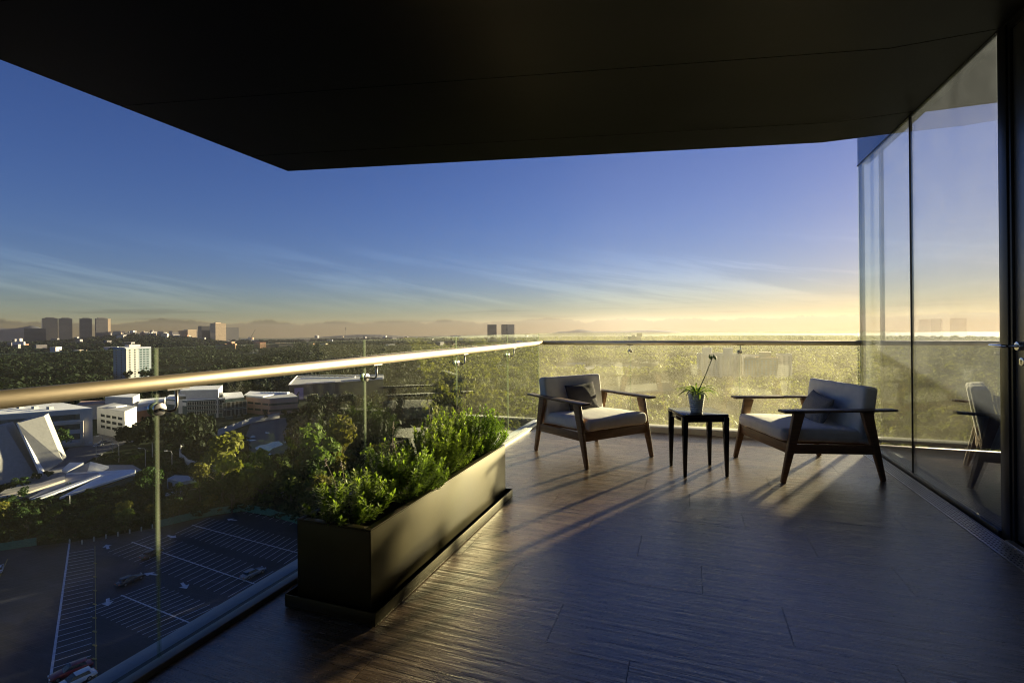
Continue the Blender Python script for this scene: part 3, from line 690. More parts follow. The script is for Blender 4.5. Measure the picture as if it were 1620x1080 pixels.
# -- silhouette far over the rail
r, wd, dp, h = bld('office_block', 'stepped black silhouette of blocks just above the far rail', 993, 1013, 531.5, 1150, 30, 'tower_dark', 'roof_grey', nb=None, plain=True)
MB().b2((wd*.20, -9, h - 1), (wd*.62, 9, h + 7)).build('stair_tower', 'tower_dark', r)
MB().b2((-wd*.2, -6, h - 1), (wd*.05, 6, h + 2.5)).build('roof_room', 'tower_dark', r)

# -- white residential tower at left
r, wd, dp, h = bld('apartment_tower', 'pale blue-white residential tower rising behind the left handrail', 190, 228, 549, 545, 22, 'tower_blue', 'roof_grey', R(28))
MB().b2((-wd/2 + 1.0, -dp/2 - .5, 0), (-wd/2 + 13, -dp/2 - .02, h - 1.2)).build('lit_strip', 'wall_white', r)  # sunlit strip of the front put in as a white layer
win_grid(r, (-wd/2 + 2, -dp/2 - .5, 3), (1, 0, 0), (0, -1, 0), 10, h - 5, 2, 12, 1.5, 1.7, frame='wall_white')
win_grid(r, (-wd/2 + 14, -dp/2, 3), (1, 0, 0), (0, -1, 0), wd - 16, h - 5, 3, 12, 2.4, 1.5, 'window_teal')
win_grid(r, (wd/2, -dp/2 + 2, 3), (0, 1, 0), (1, 0, 0), dp - 4, h - 5, 3, 12, 1.6, 1.5, 'window_teal')
win_grid(r, (-wd/2, dp/2 - 1, 3), (0, -1, 0), (-1, 0, 0), dp - 3, h - 5, 2, 12, 1.5, 1.4)
MB().b2((-5, -4, h), (6, 5, h + 2.6)).build('roof_room', 'wall_cream', r)

# -- free-form low buildings drawn from their roof outline
def low(name, label, roof_px, zr, wall, roof, cat='building', over=0.0, z0=GZ - .5):
    P = [G(*p, zr) for p in roof_px]; c = sum(P, Vector()) / len(P)
    r = thing(name, label, cat, (c.x, c.y, z0))
    poly = [(p.x - c.x, p.y - c.y) for p in P]
    MB().prism(poly, 0, zr - z0 - .5).build('wall', wall, r)
    o = [(x * (1 + over), y * (1 + over)) for x, y in poly]
    MB().prism(o, zr - z0 - .49, zr - z0).build('roof', roof, r)
    foot.append((c.x, c.y, max(math.hypot(*q) for q in poly) + 1))
    return r, P, c, zr - z0
def face_windows(r, P, c, i, j, H, z0, cols, rows_, ww, wh, m='window_dark', t0=0.0, t1=1.0, frame=None, name='window'):
    a, b = P[i], P[j]; u = Vector((b.x - a.x, b.y - a.y, 0)); L = u.length; u.normalize()
    mid = (a + b) / 2 - c; n = Vector((u.y, -u.x, 0))
    if n.dot(Vector((mid.x, mid.y, 0))) < 0: n = -n
    o = Vector((a.x - c.x, a.y - c.y, z0)) + u * L * t0
    win_grid(r, o, u, n, L * (t1 - t0), H, cols, rows_, ww, wh, m, frame=frame, name=name)
# large white-roofed block at the left
r, P, c, H = low('office_block', 'large block with a wide white roof at far left under the handrail', [(-60, 659), (56, 651.5), (146, 645), (100, 637), (-30, 640)], -33, 'wall_white', 'roof_white')
face_windows(r, P, c, 0, 1, 4, H - 6, 16, 1, 2.4, 3.0, 'window_mid'); face_windows(r, P, c, 0, 1, 9, H - 16, 16, 2, 2.2, 2.6)
face_windows(r, P, c, 1, 2, 3.4, H - 5.2, 10, 1, 2.6, 2.4, 'window_teal', 0, .74); face_windows(r, P, c, 1, 2, 9, H - 14.6, 3, 2, 6.5, 2.6, 'window_teal', .24, .76)
u = (P[2] - P[1]); u.z = 0; u.normalize(); n = Vector((u.y, -u.x, 0)); n = n if n.dot((P[1] + P[2]) / 2 - c) > 0 else -n
L12 = (P[2] - P[1]).length
for (s0, s1, z0_, z1_) in [(.16, .84, H - 6.6, H - 5.4), (.16, .235, H - 15, H - 6.61), (.78, .84, H - 16.5, H - 6.61), (.16, .84, H - 16.3, H - 15.1)]:
    a = P[1] - c + u * L12 * s0; b = P[1] - c + u * L12 * s1
    MB().bar((a.x + n.x*.5, a.y + n.y*.5, (z0_+z1_)/2), (b.x + n.x*.5, b.y + n.y*.5, (z0_+z1_)/2), 1.2, z1_-z0_, side=(0,0,1)).build('portal_frame', 'wall_cream', r)
for k in range(5):
    q = P[4].lerp(P[2], .25 + .13 * k) - c; MB().box((q.x, q.y - 6, H + .6), (2.2, 1.6, 1.2)).build('roof_unit', 'roof_grey', r)
# three-storey white block
r, P, c, H = low('office_block', 'small three-storey white block with dark strip windows right of the wide white roof', [(153, 643.5), (197, 650.5), (216, 642.5), (180, 637)], -36.5, 'wall_white', 'roof_grey')
face_windows(r, P, c, 0, 1, 8.4, 3.2, 4, 3, 4.4, 1.3, 'window_dark', .12, .95)
MB().box((0, 0, H + .25), (6, 5, .8)).build('roof_unit', 'roof_white', r)
r, P, c, H = low('office_block', 'plain white box just behind the three-storey white block', [(166, 627), (210, 628), (221, 623), (178, 622)], -37, 'wall_white', 'roof_white')
r, P, c, H = low('shed', 'low reddish-roofed shed beside the plain white box', [(120, 641), (165, 638), (166, 633), (128, 634)], -41, 'roof_grey', 'pink_wall')
r, P, c, H = low('shed', 'long low white-roofed shed left of the gridded office', [(218, 639), (258, 634), (262, 628), (222, 631)], -41, 'wall_white', 'roof_white')
r, P, c, H = low('shed', 'brown flat shed in front of the long white-roofed shed', [(213, 650), (244, 645), (247, 640), (216, 643)], -43, 'brick_orange', 'roof_grey')
# gridded office
r, P, c, H = low('office_block', 'long office with a white gridded front under the handrail', [(296, 632.5), (354, 629.5), (352, 622.5), (268, 624), (262, 629)], -38.5, 'window_teal', 'roof_white')
face_windows(r, P, c, 0, 1, 8.4, 2.8, 15, 3, 2.2, 2.0, 'window_dark', .03, .98, frame='wall_white')
face_windows(r, P, c, 4, 0, 3.2, H - 4.2, 1, 1, 21, 2.2, 'wall_white', .02, .98, name='spandrel_panel')
r, P, c, H = low('office_block', 'glass-fronted wing with a pale slatted end joined to the gridded office', [(356, 630), (386, 627), (382, 619.5), (352, 621.5)], -37.5, 'window_teal', 'roof_white')
face_windows(r, P, c, 1, 2, 11, 1.5, 9, 1, .8, 10, 'wall_white', name='fin'); face_windows(r, P, c, 0, 1, 9, 2, 5, 2, 4.6, 3.6, 'window_dark', frame='wall_white')
r, P, c, H = low('office_block', 'low white clerestory roof with small square lights behind the gridded office', [(282, 624), (352, 620.5), (346, 617.5), (284, 619.5)], -35.5, 'wall_white', 'roof_white')
face_windows(r, P, c, 0, 1, 1.8, H - 3, 13, 1, 1.8, 1.4)
r, P, c, H = low('hall', 'greenish sloping hall roof above the clerestory behind the gridded office', [(284, 617), (345, 615.5), (352, 609), (300, 611)], -33, 'roof_grey', 'roof_white')
# pink building
r, P, c, H = low('office_block', 'pinkish two-storey block with strip windows and a white roof deck', [(389, 626.5), (427, 630), (471, 627), (462, 621), (400, 619)], -39.5, 'pink_wall', 'roof_grey')
face_windows(r, P, c, 1, 2, 7.5, 1.5, 3, 2, 7.5, 1.1, 'window_dark', .05, .95); face_windows(r, P, c, 0, 1, 7.5, 1.5, 3, 2, 5.5, 1.1, 'window_dark', .04, .96)
for k in range(9):
    q = P[0].lerp(P[2], .1 + .06 * k) - c; MB().box((q.x - 3, q.y + 12, H + .6), (2.6, 2.0, 1.3)).build('roof_unit', 'roof_white', r)
MB().prism([((p - c).x * .8 - 6, (p - c).y * .8) for p in P[:1] + [P[1], P[3].lerp(P[2], .2), P[4]]], H + .02, H + .5).build('roof_deck', 'roof_white', r)
# long dark hall with a white sloping roof edge
r, P, c, H = low('hall', 'long dark hall with white roof edges and a blue panel seen through the glass', [(457, 608.5), (520, 604.5), (606, 598.5), (606, 594), (470, 596.5)], -38, 'black_clad', 'roof_grey', over=.02)
for (i, j, s0, s1, zz, th) in [(0, 1, .42, 1, H + .25, .9), (1, 2, 0, .1, H + .25, .9), (1, 2, .22, .98, H + .35, 1.6)]:
    a = P[i].lerp(P[j], s0) - c; b = P[i].lerp(P[j], s1) - c
    MB().bar((a.x, a.y, zz), (b.x, b.y, zz), 2.2, th, side=(0,0,1)).build('roof_edge', 'roof_white', r)
a = P[0].lerp(P[4], .02) - c; b = P[4] - c; MB().bar((a.x, a.y, H + .4), (b.x, b.y, H + 1.2), .7, .5, side=(0,0,1)).build('roof_edge', 'roof_white', r)
a = P[4] - c; b = P[3] - c; MB().bar((a.x, a.y, H + 1.2), (b.x, b.y, H + .8), .7, .5, side=(0,0,1)).build('roof_edge', 'roof_white', r)
for k in range(10):
    q = P[4].lerp(P[1], .25 + .03 * k).lerp(P[3], .06 * k) - c; MB().box((q.x, q.y, H + .4), (5.5, 3.5, .8), Matrix.Rotation(.4, 3, 'Z')).build('skylight', 'roof_white', r)
face_windows(r, P, c, 0, 1, 9.5, .8, 1, 1, 6.2, 8.5, 'blue_sign', .14, .34, name='blue_panel')
# white hut
r, P, c, H = low('hut', 'tiny white hut with a slanted side beside the trees behind the car park', [(264, 757), (286, 762), (312, 757), (300, 752), (276, 751)], -46.8, 'wall_white', 'roof_grey')
face_windows(r, P, c, 0, 1, 2.4, .6, 2, 1, 2.2, 2.2); face_windows(r, P, c, 1, 2, 2.4, .5, 1, 1, 6, 1.9)
r, P, c, H = low('canopy', 'narrow white canopy on the ground in front of the tiny hut', [(259, 781), (283, 774.5), (291, 773.5), (288, 776.5), (263, 783.5)], -48.2, 'concrete_dark', 'roof_white', cat='canopy')

# -- folded-roof theatre
PB = lambda px, py, z: G(px, py, z)
th = thing('theatre', 'concrete building of leaning slabs and folded white roofs at far left', 'theatre', (0, 0, 0))
def slab(px, dist0, lean, thick, m, name):
    """a leaning concrete slab: outline in a plane facing the viewer, given thickness away from the viewer"""
    pts = []
    for x, y, dd in px:
        p = D(x, y, dist0 + dd); pts.append(p)
    back = [p + FW * thick + RT * (-lean) for p in pts]; n = len(pts)
    MB().add([tuple(p) for p in pts + back], [tuple(range(n))[::-1], tuple(range(n, 2*n))] + [(i, (i+1) % n, n + (i+1) % n, n + i) for i in range(n)]).build(name, m, th)
d0 = FW.dot(G(64, 752, GZ + 3))
slab([(64.5, 752, 0), (27.5, 669, 4), (69.5, 657.5, 10.5), (98.5, 729, 5.5)], d0, 4, 6, 'concrete', 'leaning_slab')
slab([(-60, 782, -15), (-75, 690, -9), (6.5, 671.5, 3), (55.5, 752, .5)], d0, 3, 6, 'concrete', 'leaning_slab')
slab([(66, 752, -.6), (62.5, 752, -.6), (25.2, 669.4, 4.4), (28.8, 668.6, 4.4)], d0, 0, 2.5, 'roof_white', 'slab_edge')
slab([(58, 752, 3.5), (8, 671, 11), (27, 668, 10.5), (63, 752, 3.2)], d0, 0, 2, 'concrete_dark', 'recess_wall')  # shade in the recess put into a darker concrete colour
def fold(name, px, m, zb=None):
    P = [G(x, y, z) for x, y, z in px]
    zt = [p.z for p in P]
    MB().prism([(p.x, p.y) for p in P], [z - .7 if zb is None else zb for z in zt], zt).build(name, m, th)
fold('terrace', [(-30, 800, -49), (40, 789, -49), (226, 744, -49), (210, 735, -49), (110, 735, -49), (40, 752, -49)], 'concrete', GZ - .5)
fold('ramp_wall', [(-25, 790, -47.2), (2, 784, -47.2), (102, 751, -45.6), (103, 758, -45.8), (30, 783, -47.4)], 'wall_cream', GZ - .4)
fold('flat_roof', [(46, 787, -47.6), (104, 754, -46.4), (105, 748, -46.0), (150, 745, -45.6), (158, 749, -45.6)], 'roof_grey')
fold('roof_edge', [(48, 789.5, -47.6), (158, 749.2, -45.4), (159, 751.2, -45.5), (60, 789.5, -47.7)], 'roof_white')
fold('glazing', [(91, 780, -47.5), (158, 752, -46.1), (157, 751, -46.1), (90, 778, -47.5)], 'window_dark', GZ)
fold('folded_roof', [(94, 786, -47.7), (213, 747.5, -44.9), (214, 743, -44.8), (160, 752.5, -46.0)], 'roof_white')
fold('folded_roof', [(160, 752.3, -46.02), (214, 742.8, -44.82), (208, 742, -44.8), (105, 747.8, -45.6), (152, 747, -45.6)], 'roof_white')
fold('glazing', [(150, 776, -47.8), (213, 753, -46.2), (212, 751.5, -46.2), (150, 774, -47.8)], 'window_teal', GZ)
fold('folded_roof', [(104, 747.5, -46), (143, 729.5, -42.3), (137, 744, -45.4)], 'roof_grey')
fold('folded_roof', [(143, 729.5, -42.28), (172, 737, -44.6), (160, 743, -45.5), (137.2, 744, -45.42)], 'roof_white')
fold('folded_roof', [(98, 742, -45.8), (110, 731, -44), (132, 731, -43.6), (106, 746, -45.9)], 'roof_white')
foot += [(p.x, p.y, 13) for p in (G(60, 752), G(20, 765), G(110, 765), G(160, 760), G(200, 748), G(140, 745))] + [(G(40, 745).x, G(40, 745).y, 20)]

# -- hazy apartment blocks on the right
def hazy(name, label, u0, u1, v, d, dep, wall, cols, rws, rot=0, m='window_mid'):
    r, wd, dp, h = bld(name, label, u0, u1, v, d, dep, wall, 'roof_grey', rot)
    win_grid(r, (-wd/2 + .6, -dp/2, 2), (1, 0, 0), (0, -1, 0), wd - 1.2, h - 4, cols, rws, wd / cols * .42, 1.2, m)
    return r, wd, dp, h
r, wd, dp, h = hazy('apartment_block', 'broad white apartment slab half hidden behind the glass joint, seen in haze', 1104, 1168, 559, 480, 14, 'wall_white', 9, 12)
for x in (-.38, .1): MB().b2((x*wd, -4, h), (x*wd + 9, 4, h + 5.5)).build('stair_tower', 'wall_white', r)
r, wd, dp, h = hazy('apartment_block', 'brown apartment block with white window dots in haze', 1177, 1192, 566, 450, 18, 'tower_tan', 3, 9, m='wall_white')
r, wd, dp, h = hazy('apartment_block', 'wide brown apartment block standing right of the narrow one in haze', 1195, 1228, 566, 450, 18, 'tower_tan', 5, 9, m='wall_white')
MB().b2((-6, -4, h), (4, 4, h + 5)).build('roof_room', 'tower_tan', r)
r, wd, dp, h = hazy('apartment_block', 'narrow white apartment block right of the brown ones in haze', 1229, 1251, 560, 480, 14, 'wall_white', 3, 11)
r, wd, dp, h = hazy('apartment_block', 'white apartment block peeping out between the brown blocks in haze', 1174, 1206, 561, 505, 12, 'wall_white', 4, 11)
for k, (u0, u1, v, d) in enumerate([(884, 893, 567, 760), (903, 912, 569, 800), (960, 974, 568, 780), (974, 982, 562, 850), (987, 994, 562, 830), (896, 925, 575, 700), (963, 970, 574, 720), (1020, 1036, 566, 900)]):
    bld('house', ['white house just right of the corner glass joint, seen in haze', 'second white house right of the corner, seen in haze', 'low white house left of the far glass joint, seen in haze', 'tallest white house left of the far glass joint, seen in haze', 'white house touching the far glass joint, seen in haze', 'long low white building above the left armchair, seen in haze', 'small white house below the others left of the far joint, seen in haze', 'faint white house right of the far glass joint, seen in haze'][k], u0, u1, v, d, 14, 'wall_white', 'roof_white', R(random.uniform(-30, 30)), group='hazy white houses beyond the far rail')
# -- mid-rise blocks breaking the left skyline
rr = random.Random(5)
for k in range(34):
    u = 180 + k * 3.6 + rr.uniform(-2, 2) if k < 18 else 378 + (k - 18) * 9.5 + rr.uniform(-3, 3)
    d = rr.uniform(1900, 2700); wpx = rr.uniform(5, 12); vt = (529 if k < 18 else 538.5) + rr.uniform(-3.5, 3)
    wm, tone = rr.choice([('tower_dark', 'dark'), ('tower_grey', 'grey'), ('tower_dark', 'dark'), ('tower_tan', 'tan'), ('tower_blue', 'bluish')])
    bld('apartment_block', '%s mid-rise block on the skyline %s' % (tone, 'between the four towers and the cluster' if k < 18 else 'right of the tower cluster'), u - wpx / 2, u + wpx / 2, vt, d, rr.uniform(14, 26), wm, 'roof_grey', rr.uniform(-.5, .5), group='mid-rise blocks on the left skyline', plain=True, nb=7)
# -- scattered low houses of the far city
rr = random.Random(3)
for k in range(150):
    u = rr.uniform(-40, 860); d = rr.uniform(1000, 3600) if k > 50 else rr.uniform(1400, 3400)
    if k < 45: u = rr.uniform(165, 330); d = rr.uniform(1900, 3300)
    p = D(u, hz_y(u), d); g = float(terrain(p.x, p.y))
    vb = hz_y(u) + (EYE - g) / d * F_PX; hh = rr.uniform(7, 20) if k > 45 else rr.uniform(9, 26); wpx = rr.uniform(9, 26) / d * F_PX
    wm = rr.choice(['tower_tan', 'wall_cream', 'tower_grey', 'wall_white', 'tower_grey', 'brick_orange'])
    tone = {'tower_tan': 'tan', 'wall_cream': 'cream', 'tower_grey': 'grey', 'wall_white': 'white', 'brick_orange': 'orange-brown'}[wm]
    wh = 'under the four skyline towers' if u < 180 else 'on the dark hillside right of the four towers' if u < 300 else 'below the skyline tower cluster' if u < 420 else 'along the horizon left of the twin towers' if u < 720 else 'near the twin towers'
    lb = 'tiny %s low building %s%s' % (tone, 'far back ' if d > 2600 else '', wh)
    bld('house', lb, u - wpx / 2, u + wpx / 2, vb - hh / d * F_PX, d, rr.uniform(10, 24),
        wm, 'roof_grey', rr.uniform(-.8, .8), group='tiny buildings of the far city', plain=True)
# construction crane and masts on the horizon
p = G(398, 545); p = D(398, 541, 1900)
cr = thing('crane', 'thin dark crane jib leaning up from the skyline right of the tower cluster', 'crane', (p.x, p.y, -36), YAW)
MB().tube([(-2, 0, 0), (0, 0, 22)], .9, 6).build('mast', 'tower_dark', cr); MB().tube([(0, 0, 20), (15, 0, 46)], [.9, .5], 6).build('jib', 'tower_dark', cr)
p = D(547, 535, 2200); ms = thing('radio_mast', 'thin mast beside the dark skyline blocks left of the twin towers', 'mast', (p.x, p.y, -45), 0)
MB().tube([(0, 0, 0), (0, 0, 62)], [1.0, .5], 6).build('mast', 'tower_dark', ms); MB().box((0, 0, 50), (7, 1, 1)).build('crossbar', 'tower_dark', ms); MB().box((0, 0, 56), (5, 1, 4)).build('dish', 'tower_dark', ms)

# ================================================================== TREES
def unit(v): return v / np.linalg.norm(v, axis=-1, keepdims=True)
def leaf_quads(P, Nrm, size, rg, jit=.9):
    n = len(P); nn = unit(Nrm + rg.normal(0, jit, (n, 3)))
    a = unit(np.cross(nn, rg.normal(0, 1, (n, 3)))); b = np.cross(nn, a)
    s = (size * rg.uniform(.6, 1.3, n))[:, None]; s2 = s * rg.uniform(.5, .9, n)[:, None]
    return np.stack([P - a*s - b*s2*.3, P + b*s2 - a*s*.1, P + a*s + b*s2*.2, P - b*s2 + a*s*.15], 1)
def crown_cloud(n, rx, rz, zc, leaf, rg, lumps=9, jit=.75):
    lc = rg.normal(0, 1, (lumps, 3)); lc = unit(lc) * rg.uniform(.35, .85, (lumps, 1)) ; lc[:, 2] = lc[:, 2] * .9 + .05
    lr = rg.uniform(.28, .52, lumps)
    k = rg.integers(0, lumps, n); dv = unit(rg.normal(0, 1, (n, 3))); dv[:, 2] = np.where(rg.random(n) < .6, np.abs(dv[:, 2]), dv[:, 2])
    rad = rg.uniform(.55, 1.08, n) ** .5
    p = lc[k] + dv * (lr[k] * rad)[:, None]
    P = p * np.array([rx, rx, rz]) + np.array([0, 0, zc])
    return leaf_quads(P, dv + .4 * unit(p), leaf, rg, jit)
def trunk_mesh(h, r, rg, name='trunk'):
    b = MB(); bend = rg.normal(0, .3, 2)
    pts = [(0, 0, -.3), (bend[0]*.2, bend[1]*.2, h*.3), (bend[0]*.6, bend[1]*.6, h*.6), (bend[0], bend[1], h*.95)]
    b.tube(pts, [r*1.3, r, r*.75, r*.3], 7)
    for k in range(5):
        a = k * 1.26 + rg.uniform(-.4, .4); z = h * rg.uniform(.35, .7); L = h * rg.uniform(.25, .42)
        b.tube([(bend[0]*z/h, bend[1]*z/h, z), (math.cos(a)*L*.5, math.sin(a)*L*.5, z + L*.45), (math.cos(a)*L, math.sin(a)*L, z + L*.8)], [r*.5, r*.3, r*.1], 5)
    me = b.mesh(name); me.materials.append(M['bark']); return me
variants = []
for k in range(9):
    rg = np.random.default_rng(100 + k)
    h = rg.uniform(9, 13); rx = rg.uniform(3.6, 5.2); rz = rg.uniform(3.4, 4.8)
    if k == 8: rx, rz, h = 2.0, 5.4, 13
    cm = {0: 'crown_dark', 1: 'crown_dark', 2: 'crown_mid', 3: 'crown_mid', 4: 'crown_dark', 5: 'crown_sun_gold', 6: 'crown_sun_gold', 7: 'crown_mid', 8: 'crown_dark'}[k]
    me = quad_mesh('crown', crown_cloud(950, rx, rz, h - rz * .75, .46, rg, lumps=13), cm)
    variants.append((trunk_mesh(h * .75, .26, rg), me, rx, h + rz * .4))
keep = [(-40, 226, 655, 788, 205), (-60, 148, 636, 700, 300), (150, 220, 637, 668, 320), (120, 180, 690, 712, 290), (258, 392, 608, 651, 345), (388, 474, 617, 645, 350), (455, 608, 592, 620, 400),
        (170, 250, 546, 616, 530), (395, 452, 668, 718, 270), (281, 345, 702, 750, 195), (345, 445, 656, 690, 280), (258, 314, 748, 784, 165), (185, 280, 700, 744, 210), (1100, 1254, 545, 594, 475),
        (884, 1040, 560, 580, 690), (955, 1060, 606, 622, 420), (1070, 1200, 628, 652, 290), (432, 462, 776, 792, 155), (104, 116, 782, 806, 155)]
def in_poly(x, y, poly):
    c = False; n = len(poly)
    for i in range(n):
        a, b = poly[i], poly[i - 1]
        if (a[1] > y) != (b[1] > y) and x < (b[0] - a[0]) * (y - a[1]) / (b[1] - a[1]) + a[0]: c = not c
    return c
lot2 = [(p.x, p.y) for p in lot]
FA = np.array(foot)
def tree_ok(x, y, rad, top):
    if in_poly(x, y, lot2): return False
    if y < 90 and x > -70: return False
    dd = np.hypot(FA[:, 0] - x, FA[:, 1] - y)
    if (dd < FA[:, 2] + rad * .4).any(): return False
    z = float(terrain(x, y)); q = PXY(Vector((x, y, z + top))); g = PXY(Vector((x, y, z)))
    if q is None: return True
    rp = rad / q[2] * F_PX
    for a, b, c, d, dist in keep:
        if q[2] < dist and q[0] + rp > a and q[0] - rp < b and q[1] < d and g[1] > c: return False
    return True
cands = []
rt = random.Random(11)
dist = 118.0
while dist < 520:
    st = 6.6 if dist < 300 else 8.5
    a = R(-75)
    while a < R(62):
        az_ = a + rt.uniform(-.4, .4) * st / dist; dd = dist + rt.uniform(-.45, .45) * st
        cands.append((math.sin(az_) * dd, math.cos(az_) * dd)); a += st / dist
    dist += st * .9
def edge_d(x, y):
    return min(math.hypot(x - p.x, y - p.y) for p in lot[:11])
near = []; rest = []
for x, y in cands:
    q = PXY(Vector((x, y, GZ + 8)))
    v = rt.randrange(0, 9); sc = rt.uniform(.65, 1.1)
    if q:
        if q[0] > 800: v = rt.choice([2, 3, 5, 6, 7, 5])  # lighter crowns chosen here to paint in backlight and haze
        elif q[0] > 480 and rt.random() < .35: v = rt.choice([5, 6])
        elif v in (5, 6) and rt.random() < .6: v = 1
    if math.hypot(x, y) < 205 and q and q[0] < 250: sc *= .72     # low trees between car park and theatre
    for k_ in (1, .75, .55, .4, .28):
        if tree_ok(x, y, variants[v][2] * sc * k_, variants[v][3] * sc * k_): break
    else: continue
    sc *= k_
    vis = q is not None and -30 < q[0] < 1390 and q[1] < 1000
    (near if vis else rest).append((math.hypot(x, y), x, y, v, sc, q))
near.sort()
TONE = {0: 'dark green', 1: 'dark green', 2: 'mid green', 3: 'mid green', 4: 'dark green', 5: 'golden', 6: 'golden', 7: 'mid green', 8: 'slender dark'}
def zone(q, d, v):
    lb, gp = zone0(q, d); tone = TONE[v]
    if q[0] >= 850:
        wh = 'behind the left armchair' if q[0] < 1040 else 'behind the side table' if q[0] < 1170 else 'behind the right armchair'
        return 'hazy %s tree through the far glass %s' % (tone, wh), gp
    if q[0] >= 500:
        wh = 'over the near half of the planter' if q[0] < 640 else 'over the far half of the planter' if q[0] < 760 else 'near the corner of the railings'
        return '%s tree seen through the left glass %s' % (tone, wh), gp
    return lb.replace('dark leafy', tone + ' leafy').replace('dark green', tone).replace('green tree beyond', tone + ' tree beyond'), gp
def zone0(q, d):
    if q[0] < 255: return ('dark leafy tree between the car park and the leaning-slab theatre', 'trees between the car park and the theatre') if d < 215 else ('dark green tree among the streets round the white-roofed blocks', 'trees round the white-roofed blocks')
    if q[0] < 500: return ('green tree beyond the green hoarding of the car park', 'trees beyond the green hoarding')
    if q[0] < 850: return ('olive green tree seen through the glass above the planter', 'trees below the left railing')
    return ('hazy yellow-green tree seen through the far glass railing', 'hazy trees beyond the far railing')
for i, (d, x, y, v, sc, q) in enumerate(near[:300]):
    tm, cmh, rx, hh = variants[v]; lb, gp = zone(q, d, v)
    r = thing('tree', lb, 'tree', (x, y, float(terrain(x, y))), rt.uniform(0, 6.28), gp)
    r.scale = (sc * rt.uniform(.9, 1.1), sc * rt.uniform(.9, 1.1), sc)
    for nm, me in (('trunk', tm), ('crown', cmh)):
        o = bpy.data.objects.new(nm, me); COL.objects.link(o); o.parent = r
def big_tree(px, pyb, pyt, v, label, wide=1.0):
    p = G(px, pyb); d = FW.dot(p); h = (pyb - pyt) / F_PX * d; tm, cmh, rx, hh = variants[v]; k = h / hh
    r = thing('tree', label, 'tree', (p.x, p.y, GZ), rt.uniform(0, 6.28)); r.scale = (k * wide, k * wide, k)
    for nm, me in (('trunk', tm), ('crown', cmh)):
        o = bpy.data.objects.new(nm, me); COL.objects.link(o); o.parent = r
big_tree(352, 800, 684, 5, 'tall tree with a golden sunlit top left of the muddy lot with puddles', .85)
big_tree(316, 795, 728, 6, 'lower golden-topped tree beside the tallest tree behind the hoarding', .9)
big_tree(416, 800, 712, 3, 'broad green tree in front of the puddles', 1.0)
big_tree(462, 806, 722, 2, 'green tree right of the broad one in front of the puddles', 1.0)
big_tree(286, 808, 760, 1, 'small dark tree left of the golden trees behind the hoarding', .9)
big_tree(96, 724, 676, 0, 'round dark tree in front of the portal of the white-roofed block', .9)
big_tree(500, 790, 672, 3, 'tall olive tree behind the near end of the planter', .95)
big_tree(540, 770, 650, 6, 'tall golden tree seen through the glass above the planter near its middle', .9)
big_tree(236, 800, 735, 4, 'dark tree right behind the nearest glass joint', .9)
rest += near[300:]
# everything farther: one mass of tree crowns
def forest(name, items, nq, leaf, label, m='forest'):
    out = []
    tpl = [crown_cloud(nq, 1, 1, 0, leaf, np.random.default_rng(500 + k), lumps=8, jit=.22) for k in range(8)]
    for (x, y, z, rad, hgt) in items:
        c, s_ = math.cos(x * 7.3), math.sin(x * 7.3); A = tpl[int(abs(x * 13 + y * 7)) % 8]
        B = A.copy(); B[..., 0] = (A[..., 0] * c - A[..., 1] * s_) * rad + x; B[..., 1] = (A[..., 0] * s_ + A[..., 1] * c) * rad + y; B[..., 2] = A[..., 2] * hgt * .45 + z + hgt * .6
        out.append(B)
    o = quads(name, np.concatenate(out), m, kind='stuff'); o['label'] = label; return o
items = [(x, y, float(terrain(x, y)), variants[v][2] * sc * 1.1, variants[v][3] * sc) for d, x, y, v, sc, q in rest]
def on_sun_side(x, y):  # selects where the sun-coloured leaf copy is used
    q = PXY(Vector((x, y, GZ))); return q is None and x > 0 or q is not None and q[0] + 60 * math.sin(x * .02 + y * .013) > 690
forest('treeline', [i for i in items if not on_sun_side(*i[:2])], 150, .19, 'mass of dark green tree crowns filling the middle distance')
forest('treeline', [i for i in items if on_sun_side(*i[:2])], 150, .19, 'mass of yellow-green tree crowns beyond the far railing', 'forest_sun_gold')
under = []
for k in range(5200):
    az_ = R(rt.uniform(-68, -22)); dd = rt.uniform(118, 262); x, y = math.sin(az_) * dd, math.cos(az_) * dd
    if in_poly(x, y, lot2) or (np.hypot(FA[:, 0] - x, FA[:, 1] - y) < FA[:, 2] - 2).any(): continue
    q = PXY(Vector((x, y, GZ + 1)))
    if q is None or any(in_poly(q[0], q[1], P_) for P_ in ([(100, 712), (130, 686), (216, 680), (222, 700), (150, 726)], [(392, 664), (452, 658), (480, 700), (440, 724), (385, 712)], [(258, 746), (314, 748), (314, 786), (256, 786)], [(-60, 800), (30, 792), (228, 750), (228, 732), (100, 728), (-60, 760)])): continue
    rd = rt.uniform(.8, 2.4); under.append((x, y, GZ - .2, rd, rd * rt.uniform(1.0, 1.7)))
forest('undergrowth', under, 60, .26, 'low dark undergrowth below the trees round the car park', 'crown_dark')
items = []
dist = 520.0
while dist < 2600:
    st = 8.5 + (dist - 520) * .0075; a = R(-82)
    while a < R(55):
        az_ = a + rt.uniform(-.45, .45) * st / dist; dd = dist + rt.uniform(-.45, .45) * st
        x, y = math.sin(az_) * dd, math.cos(az_) * dd; a += st / dist
        if rt.random() < .15 or math.sin(x * .021 + 2 * math.sin(y * .017)) + math.sin(y * .026 + x * .007) > 1.15: continue
        rad = rt.uniform(3.4, 8.2) * (1 + (dist - 520) * .0004)
        if not tree_ok(x, y, rad, 9): continue
        items.append((x, y, float(terrain(x, y)), rad, rt.uniform(7, 13)))
    dist += st
forest('woodland', [i for i in items if not on_sun_side(*i[:2])], 46, .32, 'dark far woodland running to the left horizon')
forest('woodland', [i for i in items if on_sun_side(*i[:2])], 46, .32, 'hazy yellow-green woodland running to the right horizon', 'forest_sun_gold')
